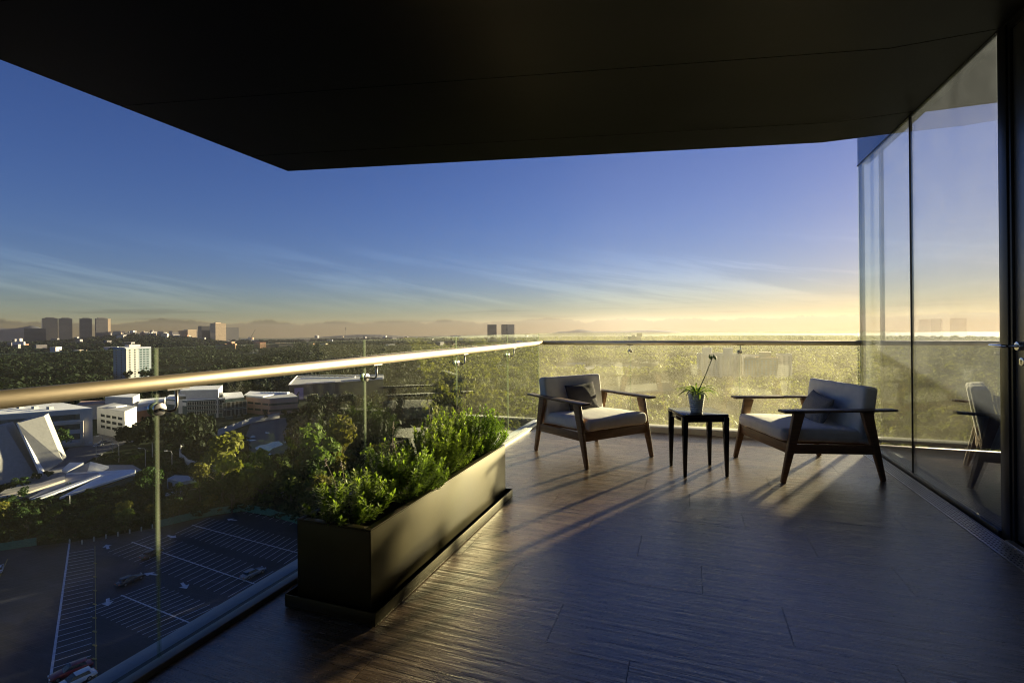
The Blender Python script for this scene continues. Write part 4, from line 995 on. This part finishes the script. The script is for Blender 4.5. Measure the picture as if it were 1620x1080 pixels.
# three trimmed bushes at the foot of the leaning slabs
for k, (x, y, rd) in enumerate([(77, 748, 1.6), (58, 753, 1.4), (39, 760, 2.0), (15, 766, 2.2), (40, 778, 2.4)]):
    p = G(x, y, GZ + 3.5); rg = np.random.default_rng(900 + k)
    o = quads('bush', crown_cloud(260, rd, rd * .8, 0, .3, rg, lumps=5), 'crown_dark'); o.location = p
    tag(o, 'round dark bush on the ramp below the leaning slabs', 'bush', 'bushes below the leaning slabs')

# ================================================================== BALCONY STRUCTURE
fl = struct(MB().b2((-2.10, -2.6, -.30), (1.80, 6.72, -.022)).build('floor', 'grout'))
def plank_rows():
    pitch, L, gap = .305, 1.305, .0024
    y = 2.585 - pitch * 17
    k = -17; cache = {}
    while y < 6.38:
        y1 = min(y + pitch, 6.38); x0 = .045 - .342 * k; x0 = x0 - math.ceil((x0 + 1.93) / L) * L
        while x0 < 1.63:
            a, b = max(x0, -1.93), min(x0 + L, 1.63)
            if b - a > .02:
                key = (round(b - a, 3), round(y1 - y, 3))
                if key not in cache:
                    w_, d_ = b - a - gap, y1 - y - .0015
                    me = MB().box((0, 0, -.0105), (w_, d_, .021)).mesh('plank'); me.materials.append(M['floor_plank']); cache[key] = me
                o = bpy.data.objects.new('plank', cache[key]); COL.objects.link(o); o.parent = fl
                o.location = ((a + b) / 2, (y + y1) / 2, random.uniform(-.0003, .0003))
            x0 += L
        y += pitch; k += 1
plank_rows()
struct(MB().b2((-1.985, -2.6, -.021), (-1.932, 6.60, .022)).build('kerb', 'curb_inner', bevel=.003))
struct(MB().b2((-2.115, -2.6, -.30), (-2.012, 6.75, .008)).build('kerb_ledge', 'curb_metal', bevel=.003)).location = (0, 0, 0)
struct(MB().b2((-1.93, 6.383, -.021), (1.80, 6.575, .066)).build('kerb', 'curb_inner', bevel=.004))
struct(MB().b2((-2.0, 6.62, -.30), (1.80, 6.75, .012)).build('kerb_ledge', 'curb_metal', bevel=.003))
# the building under and behind the balcony
struct(MB().b2((-1.9, -16, GZ - 1), (16, 6.5, -.31)).build('building_body', 'wall_dark'))
# soffit panels (front edge runs askew)
def cy(x): return 4.403 + (x + 4.239) * (5.618 - 4.403) / (1.233 + 4.239) if x < 1.233 else 5.618 + (x - 1.233) * -.03
ce = struct(MB().prism([(-4.27, -3), (1.794, -3), (1.794, cy(1.8) - .004), (1.233, cy(1.233) - .004), (-4.24, cy(-4.24) - .004)], 3.125, 3.6).build('ceiling', 'ceiling_black'))
def cpanel(off0, off1):
    xs = [-4.25, 1.233, 1.793]; g = .004
    lo = [(x, max(-3, cy(x) + off0 + g)) for x in xs]; hi = [(x, max(-2.9, cy(x) + off1 - g)) for x in xs]
    if hi[0][1] <= lo[0][1] + .01: return
    MB().prism(lo + hi[::-1], 3.10, 3.124).build('ceiling_panel', 'ceiling_black', ce)
for a, b in [(-.52, 0), (-1.75, -.52), (-2.98, -1.75), (-4.2, -2.98), (-5.4, -4.2)]: cpanel(a, b)
# rear and side walls behind the camera
struct(MB().b2((-2.0, -2.75, 0), (1.80, -2.61, 3.09)).build('wall_rear', 'wall_dark'))
struct(MB().b2((1.84, -2.6, 0), (1.98, 2.55, 3.09)).build('wall_right', 'wall_dark'))

# ---------------------------------------------------------------- glass railings
def railing(label, axis, joints, ends, rail, edge_far):
    r = thing('glass_railing', label, 'railing', (0, 0, 0))
    th_ = .012; zb, zt = .02, 1.238
    def put(mb_lo, mb_hi, nm, m, **kw): return MB().b2(mb_lo, mb_hi).build(nm, m, r, **kw)
    cuts = [ends[0]] + joints + [ends[1]]
    for a, b in zip(cuts[:-1], cuts[1:]):
        g = .0032; a2, b2_ = a + g, b - g
        if axis == 'y':
            p = put((-1.98 - th_/2, a2, zb), (-1.98 + th_/2, b2_, zt), 'glass_panel', 'rail_glass')
            for e in (a2, b2_): MB().b2((-1.98 - th_/2 - .0006, e - .0019, zb), (-1.98 + th_/2 + .0006, e + .0019, zt + .0006)).build('glass_edge', 'glass_edge', p)
            MB().b2((-1.98 - th_/2 - .0006, a2 + .003, zt - .0015), (-1.98 + th_/2 + .0006, b2_ - .003, zt + .0008)).build('top_edge', 'glass_edge', p)
        else:
            p = put((a2, 6.598 - th_/2, zb), (b2_, 6.598 + th_/2, zt), 'glass_panel', 'rail_far_glass')
            for e in (a2, b2_): MB().b2((e - .0019, 6.598 - th_/2 - .0006, zb), (e + .0019, 6.598 + th_/2 + .0006, zt + .0006)).build('glass_edge', 'glass_edge', p)
            MB().b2((a2 + .003, 6.598 - th_/2 - .0006, zt - .0005), (b2_ - .003, 6.598 + th_/2 + .0006, zt + .0008)).build('top_edge', 'glass_edge', p)
    MB().tube(rail, .0285, 28).build('handrail', 'rail_steel', r, smooth=True)
    for j in joints:
        b = MB()
        if axis == 'y':
            if j < .5: continue
            A = Vector((-1.98, j, .998)); out = Vector((1, 0, 0)); along = Vector((0, 1, 0)); rx = Vector((-1.915, j + .028, 1.075))
            pts = [A + Vector((.02, 0, 0)), A + Vector((.045, .0, -.004)), Vector((-1.925, j + .014, .99)), Vector((-1.915, j + .026, .995)), Vector((-1.912, j + .03, 1.01)), Vector((-1.912, j + .03, 1.08))]
        else:
            A = Vector((j, 6.598, .996)); out = Vector((0, -1, 0))
            pts = [A + Vector((0, -.02, 0)), A + Vector((.004, -.04, -.002)), Vector((j + .006, 6.545, .992)), Vector((j + .008, 6.534, .998)), Vector((j + .008, 6.53, 1.015)), Vector((j + .008, 6.53, 1.08))]
        br = b.tube(pts, .0062, 12).build('bracket', 'clamp_steel', r, smooth=True)
        for s in (-1, 1):
            MB().tube([A + out * s * .0088, A + out * s * .020], .026, 22).build('clamp_disc', 'clamp_steel', br, bevel=.002)
        top = pts[-1]
        if axis == 'y': MB().b2((top.x - .018, top.y - .045, 1.0745), (top.x + .014, top.y + .045, 1.0805)).build('mounting_plate', 'clamp_steel', br)
        else: MB().b2((top.x - .04, top.y - .014, 1.0745), (top.x + .04, top.y + .014, 1.0805)).build('mounting_plate', 'clamp_steel', br)
    if axis == 'y': MB().b2((-2.011, ends[0], -.2), (-1.9865, ends[1], .019)).build('base_channel', 'channel_dark', r)
    else: MB().b2((ends[0], 6.576, -.2), (ends[1], 6.6185, .019)).build('base_channel', 'channel_dark', r)
    return r
railing('clear glass balustrade on the left edge with a round handrail running towards the camera', 'y', [.03, 1.36, 2.685, 4.017, 5.34], (-2.55, 6.585), [(-1.9125, -2.55, 1.107), (-1.9125, 6.53, 1.107)], None)
railing('clear glass balustrade along the far edge behind the armchairs', 'x', [-.741, .561], (-1.985, 1.78), [(-1.94, 6.53, 1.1065), (1.79, 6.53, 1.1065)], None)

# ---------------------------------------------------------------- right glass wall, door, drain
gw = thing('glass_wall', 'tall reflective glass wall along the right side of the balcony', 'glass wall', (1.8, 0, 0))
for a, b in [(3.895, 5.178), (5.188, 6.57)]:
    p = MB().b2((-.006, a, .03), (.006, b, 3.095)).build('glass_pane', 'wall_glass', gw)
MB().b2((-.007, -2.7, 3.091), (.07, 3.892, 3.1125)).build('head_track', 'dark_frame', gw)
MB().b2((-.012, 5.1785, .03), (.012, 5.1875, 3.095)).build('joint_seal', 'dark_frame', gw)
MB().b2((-.02, 3.895, -.02), (.03, 6.6, .029)).build('bottom_track', 'dark_frame', gw, bevel=.003)
MB().b2((-.01, 3.895, 3.0955), (.03, 6.6, 3.112)).build('head_track', 'dark_frame', gw)
MB().b2((-.006, 6.5705, .03), (.022, 6.59, 3.095)).build('corner_edge', 'glass_edge', gw)
MB().b2((-.004, -2.7, 3.113), (.10, 6.6, 3.8)).build('spandrel_panel', 'spandrel', gw)
# dark room behind it, its front shaped to show sky and stop low sun
gn = thing('glass_wall', 'narrow glass corner front of the dark room behind the right wall', 'glass wall', (0, 6.59, 0))
MB().b2((1.852, -.006, .05), (1.998, .006, 3.62)).build('glass_pane', 'rail_glass', gn)
MB().b2((1.808, -.03, .0), (1.848, .012, 3.1)).build('corner_post', 'dark_frame', gn)
MB().b2((2.002, -.03, .0), (2.03, .03, 3.62)).build('mullion', 'dark_frame', gn)
MB().b2((2.032, -.03, 0), (3.5, .05, 1.13)).build('parapet', 'wall_dark', gn)  # added to keep low sun off the balcony floor
MB().b2((2.034, -.006, 1.132), (3.5, .006, 3.62)).build('glass_pane', 'room_glass', gn)
MB().b2((3.502, -.03, 0), (8.3, .05, 3.62)).build('solid_panel', 'wall_dark', gn)
MB().b2((1.852, -.02, 0), (1.998, .05, .049)).build('sill', 'dark_frame', gn)
struct(MB().b2((1.835, -2.6, -.3), (8.4, 6.55, -.02)).build('floor_room', 'room_floor'))
struct(MB().b2((1.905, 2.56, 3.63), (8.4, 6.64, 3.8)).build('ceiling_room', 'wall_dark'))
struct(MB().b2((8.31, -2.6, -.01), (8.4, 6.57, 3.62)).build('wall_room', 'wall_dark'))
struct(MB().b2((1.9, 2.4, -.01), (8.3, 2.54, 3.62)).build('wall_room', 'wall_dark'))

dr = thing('door', 'grey metal door with a lever handle at the right border', 'door', (1.8, 0, 0))
MB().b2((-.008, 3.80, -.015), (.06, 3.89, 3.09)).build('door_frame', 'dark_frame', dr, bevel=.004)
MB().b2((.0, 3.772, -.015), (.06, 3.798, 3.09)).build('door_frame', 'dark_frame', dr, bevel=.003)
MB().b2((.012, 2.62, .02), (.06, 3.770, 3.05)).build('door_leaf', 'door_metal', dr, bevel=.003)
MB().b2((.0, 2.616, 3.052), (.06, 3.771, 3.09)).build('door_frame', 'dark_frame', dr)
MB().b2((-.0, 2.56, -.015), (.06, 2.615, 3.09)).build('door_frame', 'dark_frame', dr)
hd = MB().tube([(-.005, 3.725, 1.172), (-.075, 3.725, 1.172)], .009, 14).build('handle', 'chrome', dr, smooth=True)
MB().tube([(-.07, 3.722, 1.172), (-.07, 3.86, 1.171)], .0095, 14).build('lever', 'chrome', hd, bevel=.003)
MB().tube([(.012, 3.725, 1.172), (-.006, 3.725, 1.172)], .026, 28).build('rosette', 'chrome', hd, bevel=.002)
es = MB().tube([(.012, 3.70, 1.082), (.002, 3.70, 1.082)], .025, 28).build('keyhole_plate', 'chrome', dr, bevel=.002)
k_ = MB(); k_.tube([(.004, 3.70, 1.088), (.0012, 3.70, 1.088)], .006, 14); k_.b2((.0012, 3.6968, 1.068), (.004, 3.7032, 1.0855)); k_.build('keyhole', 'black_hole', es)
struct(MB().b2((1.636, -2.6, -.021), (1.78, 6.38, -.016)).build('threshold', 'channel_dark'))
struct(MB().b2((1.765, -2.6, -.015), (1.7985, 3.79, .010)).build('threshold', 'drain_steel'))

dc = thing('drain_channel', 'long steel drain with slotted gratings at the foot of the glass wall', 'drain', (0, 0, 0))
MB().b2((1.633, -1.5, -.02), (1.640, 6.38, .0025)).build('rim', 'drain_steel', dc); MB().b2((1.757, -1.5, -.02), (1.764, 6.38, .0025)).build('rim', 'drain_steel', dc)
def grate(y0, y1):
    b = MB(); x0, x1 = 1.643, 1.754; rows_ = 5; bw = .008
    for i in range(rows_ + 1):
        x = x0 + (x1 - x0 - bw) * i / rows_; b.b2((x, y0, -.006), (x + bw, y1, -.001))
    n = int((y1 - y0) / .030)
    for i in range(n + 1):
        y = y0 + (y1 - y0 - .009) * i / n
        for j in range(rows_):
            xa = x0 + (x1 - x0 - bw) * j / rows_ + bw; xb = x0 + (x1 - x0 - bw) * (j + 1) / rows_
            b.b2((xa, y, -.0055), (xb, y + .010, -.0014))
    return b.build('grating', 'drain_steel', dc)
ys = [-1.5, -.28, .99, 2.27, 3.62, 4.97, 6.38]
for a, b in zip(ys[:-1], ys[1:]): grate(a + .002, b - .002)
MB().b2((1.641, -1.5, -.0158), (1.756, 6.38, -.0152)).build('channel_bed', 'black_hole', dc)

# ================================================================== PLANTER
pl = thing('planter_box', 'long black metal trough full of sage shrubs beside the glass railing', 'planter', (-1.56, 2.72, 0))
w2, l2 = .207, .855
def side(lo, hi, nm='side_panel'): return MB().b2(lo, hi).build(nm, 'planter_black', pl, bevel=.003)
side((w2 - .004, -l2, .03), (w2, l2, .40)); side((-w2, -l2, .03), (-w2 + .004, l2, .40))
side((-w2 + .0045, -l2, .03), (w2 - .0045, -l2 + .004, .40), 'end_panel'); side((-w2 + .0045, l2 - .004, .03), (w2 - .0045, l2, .40), 'end_panel')
for lo, hi in [((w2 - .034, -l2, .4005), (w2 + .001, l2, .409)), ((-w2 - .001, -l2, .4005), (-w2 + .034, l2, .409)), ((-w2 + .0345, -l2 - .001, .4005), (w2 - .0345, -l2 + .034, .409)), ((-w2 + .0345, l2 - .034, .4005), (w2 - .0345, l2 + .001, .409))]:
    MB().b2(lo, hi).build('rim', 'planter_black', pl, bevel=.002)
tr_ = MB(); tw_, tl_ = w2 + .045, l2 + .035
MB().b2((-tw_, -tl_, .004), (tw_, tl_, .010)).build('drip_tray', 'planter_black', pl)
for lo, hi in [((tw_ - .004, -tl_, .0105), (tw_, tl_, .062)), ((-tw_, -tl_, .0105), (-tw_ + .004, tl_, .062)), ((-tw_ + .0045, -tl_, .0105), (tw_ - .0045, -tl_ + .004, .062)), ((-tw_ + .0045, tl_ - .004, .0105), (tw_ - .0045, tl_, .062))]:
    MB().b2(lo, hi).build('tray_edge', 'planter_black', pl, bevel=.001)
for x in (-.12, .12):
    for y in (-.7, 0, .7): MB().box((x, y, .020), (.05, .05, .0195)).build('foot', 'planter_black', pl)
MB().b2((-w2 + .006, -l2 + .006, .02), (w2 - .006, l2 - .006, .345)).build('soil', 'soil', pl)

def sage(x, y, hgt, spread, n, lab, seed, lean=(0, 0), flowers=0):
    rg = np.random.default_rng(seed)
    r = thing('sage_shrub', lab, 'shrub', (x, y, .345))
    st = MB(); Q = []
    for k in range(n):
        a = rg.uniform(0, 6.28); rad = spread * math.sqrt(rg.uniform(0, 1)) * 1.12; h = hgt * rg.uniform(.55, 1.05) * (1 - .35 * (rad / spread) ** 2)
        tip = np.array([math.cos(a) * rad + lean[0], math.sin(a) * rad * 1.15 + lean[1], h])
        base = np.array([math.cos(a) * rad * .25, math.sin(a) * rad * .3, 0])
        pts = [base + (tip - base) * t + np.array([math.cos(a), math.sin(a), 0]) * .03 * math.sin(t * 3.14) for t in (0, .35, .7, 1)]
        st.tube([tuple(p) for p in pts], [.0028, .0024, .0018, .001], 5, cap=False)
        nl = int(32 + 14 * rg.random())
        for j in range(nl):
            t = .28 + .72 * (j / (nl - 1)) ** .8
            i = min(2, int(t * 3)); f = t * 3 - i; p = np.array(pts[i]) * (1 - f) + np.array(pts[i + 1]) * f
            la = j * 2.4 + rg.uniform(-.5, .5); up = .10 + .60 * t + rg.uniform(-.35, .35)
            if j >= nl - 3: up = 1.1 + rg.uniform(-.2, .4)
            d = np.array([math.cos(la) * math.cos(up), math.sin(la) * math.cos(up), math.sin(up)])
            L = rg.uniform(.027, .046) * (1.0 - .2 * t); wd = L * rg.uniform(.17, .23)
            s = np.cross(d, [0, 0, 1.0]); s /= np.linalg.norm(s) + 1e-6; nn = np.cross(s, d)
            m1 = p + d * L * .5 - nn * L * .02; tipp = p + d * L - np.array([0, 0, L * .18])
            Q.append([p, p + d * L * .42 + s * wd + nn * wd * .3, m1, m1]); 
            Q[-1] = [p, p + d * L * .45 + s * wd + nn * wd * .25, tipp, p + d * L * .5]
            Q.append([p, p + d * L * .5, tipp, p + d * L * .45 - s * wd + nn * wd * .25])
    st.build('stem', 'green_stalk', r)
    quads('foliage', np.array(Q), 'sage_leaf', r, kind='stuff')
    for k in range(flowers):
        a = rg.uniform(0, 6.28); rad = spread * rg.uniform(.2, .8); h = hgt * rg.uniform(1.15, 1.45)
        tip = Vector((math.cos(a) * rad * 1.2 + lean[0], math.sin(a) * rad * 1.2, h))
        f = MB().tube([(math.cos(a) * rad * .3, math.sin(a) * rad * .3, .05), tip * .6 + Vector((0, 0, .02)), tip], [.0018, .0016, .0012], 5).build('flower_stalk', 'dry_stalk', r)
        b = MB()
        for j in range(7):
            q = tip + Vector((rg.normal(0, .004), rg.normal(0, .004), -.03 + j * .006)); b.lathe([(.0005, -.004), (.0045, 0), (.0005, .005)], q, 6)
        b.build('flower_head', 'flower_grey', f)
    return r
sage(-1.60, 2.03, .25, .19, 84, 'loose sage shrub at the near end of the black trough', 21, (0, .03), 2)
sage(-1.52, 2.42, .28, .18, 70, 'spreading sage shrub second from the near end, leaning over the rim', 22, (.05, .02), 1)
sage(-1.66, 2.48, .30, .17, 64, 'sage shrub at the glass side behind the leaning one', 23, (-.03, 0), 1)
sage(-1.56, 2.86, .37, .21, 120, 'dense bright sage shrub in the middle of the trough', 24, (0, 0), 2)
sage(-1.60, 3.16, .42, .21, 124, 'tallest sage shrub with two flower stalks near the far end', 25, (0, 0), 2)
sage(-1.52, 3.40, .37, .19, 110, 'bright sage shrub filling the far end of the trough', 26, (.03, .02), 0)

# ================================================================== ARMCHAIRS
def rounded(lo, hi, r, m, name, parent, puff=0.0, rotx=0, loc=(0, 0, 0), seg=4):
    """upholstered block: subdivided box pulled to a rounded, slightly domed form"""
    n = 14; vs = {}; V = []; Fc = []
    lo = Vector(lo); hi = Vector(hi); c = (lo + hi) / 2; hs = (hi - lo) / 2
    def vid(p):
        k = tuple(round(x, 5) for x in p)
        if k not in vs:
            q = Vector(p); inner = Vector([max(-(hs[i] - r), min(hs[i] - r, q[i] * hs[i])) for i in range(3)])
            full = Vector([q[i] * hs[i] for i in range(3)]); d = full - inner
            if d.length > 1e-9: full = inner + d.normalized() * r
            if puff:
                full.z += (1 if full.z > 0 else -.3) * puff * (1 - (full.x / hs.x) ** 2) * (1 - (full.y / hs.y) ** 2) if abs(q.z) > .99 else 0
                k2 = math.sin(full.x * 17 + full.y * 23) * .0018; full += Vector((0, 0, k2))
            vs[k] = len(V); V.append(tuple(full))
        return vs[k]
    g = [-1] + [(-1 + (r / max(hs)) * t) for t in (.12, .35, .65)] + list(np.linspace(-1 + r / max(hs), 1 - r / max(hs), 9)) + [(1 - (r / max(hs)) * t) for t in (.65, .35, .12)] + [1]
    gs = []
    for i in range(3):
        e = r / hs[i]; e = min(e, .95); gs.append([-1] + [-1 + e * t for t in (.1, .3, .6)] + list(np.linspace(-1 + e, 1 - e, 9)) + [1 - e * t for t in (.6, .3, .1)] + [1])
    for ax in range(3):
        a1, a2 = (ax + 1) % 3, (ax + 2) % 3
        for sgn in (-1, 1):
            for i in range(len(gs[a1]) - 1):
                for j in range(len(gs[a2]) - 1):
                    ids = []
                    for (p, q) in ((i, j), (i + 1, j), (i + 1, j + 1), (i, j + 1)):
                        v = [0, 0, 0]; v[ax] = sgn; v[a1] = gs[a1][p]; v[a2] = gs[a2][q]; ids.append(vid(v))
                    Fc.append(tuple(ids) if sgn > 0 else tuple(ids[::-1]))
    me = bpy.data.meshes.new(name); me.from_pydata(V, [], Fc); me.update()
    o = link(name, me, m, parent, smooth=True); o.location = Vector(loc) + c; o.rotation_euler = (0, rotx, 0)
    return o
def armchair(label, loc, rz):
    """local +x is the sitter's forward direction"""
    r = thing('armchair', label, 'armchair', loc, rz)
    for sy in (-1, 1):
        y = sy * .418
        MB().bar((.425, y, 0), (.285, y, .585), .030, .036, .036, .092, side=(1, 0, .1)).build('leg', 'chair_wood', r, bevel=.004)
        MB().bar((-.425, y, 0), (-.285, y, .585), .030, .036, .036, .092, side=(1, 0, -.1)).build('leg', 'chair_wood', r, bevel=.004)
        y2 = sy * .425
        a = MB(); a.prism([(-.05, y2 - .054), (.435, y2 - .054), (.435, y2 + .054), (-.05, y2 + .054)], .5855, .607); a.build('armrest', 'arm_wood', r, bevel=.003)
        a = MB(); a.prism([(-.52, y2 - .040), (-.051, y2 - .046), (-.051, y2 + .046), (-.52, y2 + .040)], .5855, .603); a.build('armrest_rear', 'arm_wood', r, bevel=.003)
        MB().bar((-.345, y - sy*.002, .262), (.345, y - sy*.002, .282), .026, .075, side=(0, 0, 1)).build('side_rail', 'chair_wood', r, bevel=.003)
        MB().tube([(.4255, y, -.0), (.4255, y, .008)], .013, 10).build('glide', 'black_hole', r)
    MB().bar((.360, -.402, .280), (.360, .402, .280), .026, .085, side=(0, 0, 1)).build('front_rail', 'chair_wood', r, bevel=.003)
    MB().bar((-.350, -.402, .262), (-.350, .402, .262), .026, .075, side=(0, 0, 1)).build('back_rail', 'chair_wood', r, bevel=.003)
    for k in range(5): MB().bar((-.335, -.30 + k * .15, .292), (.345, -.30 + k * .15, .312), .05, .012, side=(0, 0, 1)).build('seat_slat', 'chair_wood', r)
    rounded((-.37, -.385, 0), (.37, .385, .115), .042, 'cushion_grey', 'seat_cushion', r, puff=.018, rotx=R(-2.5), loc=(.045, 0, .318))
    rounded((-.062, -.385, 0), (.062, .385, .485), .030, 'cushion_grey', 'back_cushion', r, rotx=R(-8.5), loc=(-.330, 0, .30))
    return r
def pillow(label, loc, rot, m, w_=.44, h_=.29, t_=.055):
    n = 22; V = []; Fc = []; rg = np.random.default_rng(int(abs(loc[0]) * 1000))
    for s in (1, -1):
        for i in range(n + 1):
            for j in range(n + 1):
                u, v = -1 + 2 * i / n, -1 + 2 * j / n
                e = (1 - abs(u) ** 2.6) * (1 - abs(v) ** 2.6); z = s * (t_ * max(0, e) ** .55 + .003 * math.sin(u * 7 + v * 3) * e)
                k = 1 - .06 * (1 - v * v) * abs(u) ** 3; k2 = 1 - .09 * (1 - u * u) * abs(v) ** 3
                V.append((u * w_ / 2 * k, v * h_ / 2 * k2, z))
    m_ = (n + 1)
    for s in range(2):
        for i in range(n):
            for j in range(n):
                q = (s*m_*m_ + i*m_ + j, s*m_*m_ + (i+1)*m_ + j, s*m_*m_ + (i+1)*m_ + j+1, s*m_*m_ + i*m_ + j+1); Fc.append(q if s == 0 else q[::-1])
    me = bpy.data.meshes.new('pillow'); me.from_pydata(V, [], Fc); me.update()
    bm = bmesh.new(); bm.from_mesh(me); bmesh.ops.remove_doubles(bm, verts=bm.verts, dist=1e-5); bm.to_mesh(me); bm.free()
    o = link('pillow', me, m, smooth=True); o.matrix_world = rot; o.location = loc
    return tag(o, label, 'pillow')
def chair_frame(loc, rz, lx, ly, lz, tilt, yaw=0, roll=0):
    """pillow standing on the seat, leaning on the back cushion"""
    Mx = Matrix.Translation(loc) @ Matrix.Rotation(rz, 4, 'Z') @ Matrix.Translation((lx, ly, lz)) @ Matrix.Rotation(yaw, 4, 'Z') @ Matrix.Rotation(tilt, 4, 'Y') @ Matrix(((0, 0, 1, 0), (1, 0, 0, 0), (0, 1, 0, 0), (0, 0, 0, 1))) @ Matrix.Rotation(roll, 4, 'Z')
    return Mx
def put_pillow(label, loc, rz, m, lx, ly, lz, tilt, yaw=0, roll=0, **kw):
    Mx = chair_frame(loc, rz, lx, ly, lz, tilt, yaw, roll)
    o = pillow(label, Mx.translation, Mx, m, **kw); o.matrix_world = Mx; return o
cl, cr_ = (-.972, 5.12, 0), (.959, 5.175, 0)
al = math.atan2(-.55, .669); ar = math.atan2(-.30, -.78)
armchair('wooden armchair with grey cushions on the left, holding a dark pillow', cl, al)
armchair('wooden armchair with grey cushions on the right, standing beside the glass wall', cr_, ar)
put_pillow('dark charcoal pillow leaning in the left armchair', cl, al, 'pillow_charcoal', -.195, .03, .565, R(-16), R(4), R(2), w_=.42, h_=.29)
put_pillow('mid grey woolly pillow lying tilted in the right armchair', cr_, ar, 'pillow_grey', -.15, -.03, .545, R(-24), R(-10), R(-5), w_=.46, h_=.28, t_=.065)

# ================================================================== SIDE TABLE, POT, PLANT
tb = thing('side_table', 'small square black side table between the two armchairs', 'table', (.053, 4.79, 0), R(20.5))
h2 = .205
tp = MB(); P = []
for cx, cy_, a0 in ((h2, h2, 0), (-h2, h2, 90), (-h2, -h2, 180), (h2, -h2, 270)):
    for k in range(6): P.append((cx - math.copysign(.03, cx) + .03 * math.cos(R(a0 + k * 18)), cy_ - math.copysign(.03, cy_) + .03 * math.sin(R(a0 + k * 18))))
tp.prism(P, .520, .542).build('tabletop', 'table_black', tb, bevel=.003)
for lo, hi in [((-h2 + .045, -h2 + .012, .475), (h2 - .045, -h2 + .03, .5195)), ((-h2 + .045, h2 - .03, .475), (h2 - .045, h2 - .012, .5195)), ((-h2 + .012, -h2 + .045, .475), (-h2 + .03, h2 - .045, .5195)), ((h2 - .03, -h2 + .045, .475), (h2 - .012, h2 - .045, .5195))]:
    MB().b2(lo, hi).build('apron', 'table_black', tb, bevel=.002)
for sx_ in (-1, 1):
    for sy_ in (-1, 1):
        MB().bar((sx_ * (h2 - .022), sy_ * (h2 - .022), 0), (sx_ * (h2 - .027), sy_ * (h2 - .027), .5195), .026, .026, .05, .05, side=(1, 0, 0)).build('leg', 'table_black', tb, bevel=.006)
px_, py_ = .045, 4.735
pt = thing('plant_pot', 'white ribbed ceramic pot on the black side table', 'pot', (px_, py_, .542))
prof = [(.001, 0), (.048, 0), (.05, .004)]
for k in range(8):
    z = .010 + k * .0185; rr_ = .050 + .022 * z / .158; prof += [(rr_ - .0015, z), (rr_ + .003, z + .006), (rr_ + .003, z + .0125), (rr_ - .0015, z + .0175)]
prof += [(.0745, .160), (.0745, .166), (.068, .166), (.066, .14), (.001, .138)]
MB().lathe(prof, seg=40).build('pot_body', 'pot_white', pt, smooth=True)
MB().lathe([(.0655, .136), (.03, .146), (.001, .147)], seg=24).build('soil', 'soil', pt)
sp = thing('spider_plant', 'arching striped leafy plant with one tall bud stalk in the white pot', 'plant', (px_, py_, .686))
rg = np.random.default_rng(77)
for k in range(34):
    a = k * 2.4 + rg.uniform(-.3, .3); L = rg.uniform(.15, .28); up = rg.uniform(.6, 1.4); wd = rg.uniform(.008, .012)
    d = Vector((math.cos(a), math.sin(a), 0)); s = Vector((-d.y, d.x, 0)); p = d * .012; e = up; V = []; n = 7
    for i in range(n + 1):
        t_ = i / n; ww = wd * (1 - t_ ** 2.2) * (.6 + .4 * min(1, t_ * 4)) + .0004
        V += [p - s * ww + Vector((0, 0, ww * .5)), p, p + s * ww + Vector((0, 0, ww * .5))]
        p = p + (d * math.cos(e) + Vector((0, 0, math.sin(e)))) * (L / n); e -= (up + 1.15) / n * rg.uniform(.8, 1.2)
    Fc = [(i*3 + j, i*3 + j + 1, i*3 + j + 4, i*3 + j + 3) for i in range(n) for j in range(2)]
    MB().add(V, Fc).build('leaf', 'spider_leaf', sp, smooth=True)
tipd = RT * .150 + Vector((0, 0, .345)) + FW * .0
st = MB().tube([(0, 0, 0), tipd * .5 + RT * .004, tipd], [.0045, .004, .0035], 7).build('stalk', 'green_stalk', sp)
for k in range(6):
    a = k * 1.05; o_ = Vector((math.cos(a) * .024, math.sin(a) * .02, -.006 + .012 * (k % 2)))
    b = MB(); c_ = tipd + o_
    b.lathe([(.0008, .018), (.006, .012), (.0095, -.002), (.008, -.014), (.0008, -.02)], c_, 8)
    b.tube([tipd, c_ + Vector((0, 0, .018))], .0012, 5)
    b.build('bud', 'bud_green', st, smooth=True)
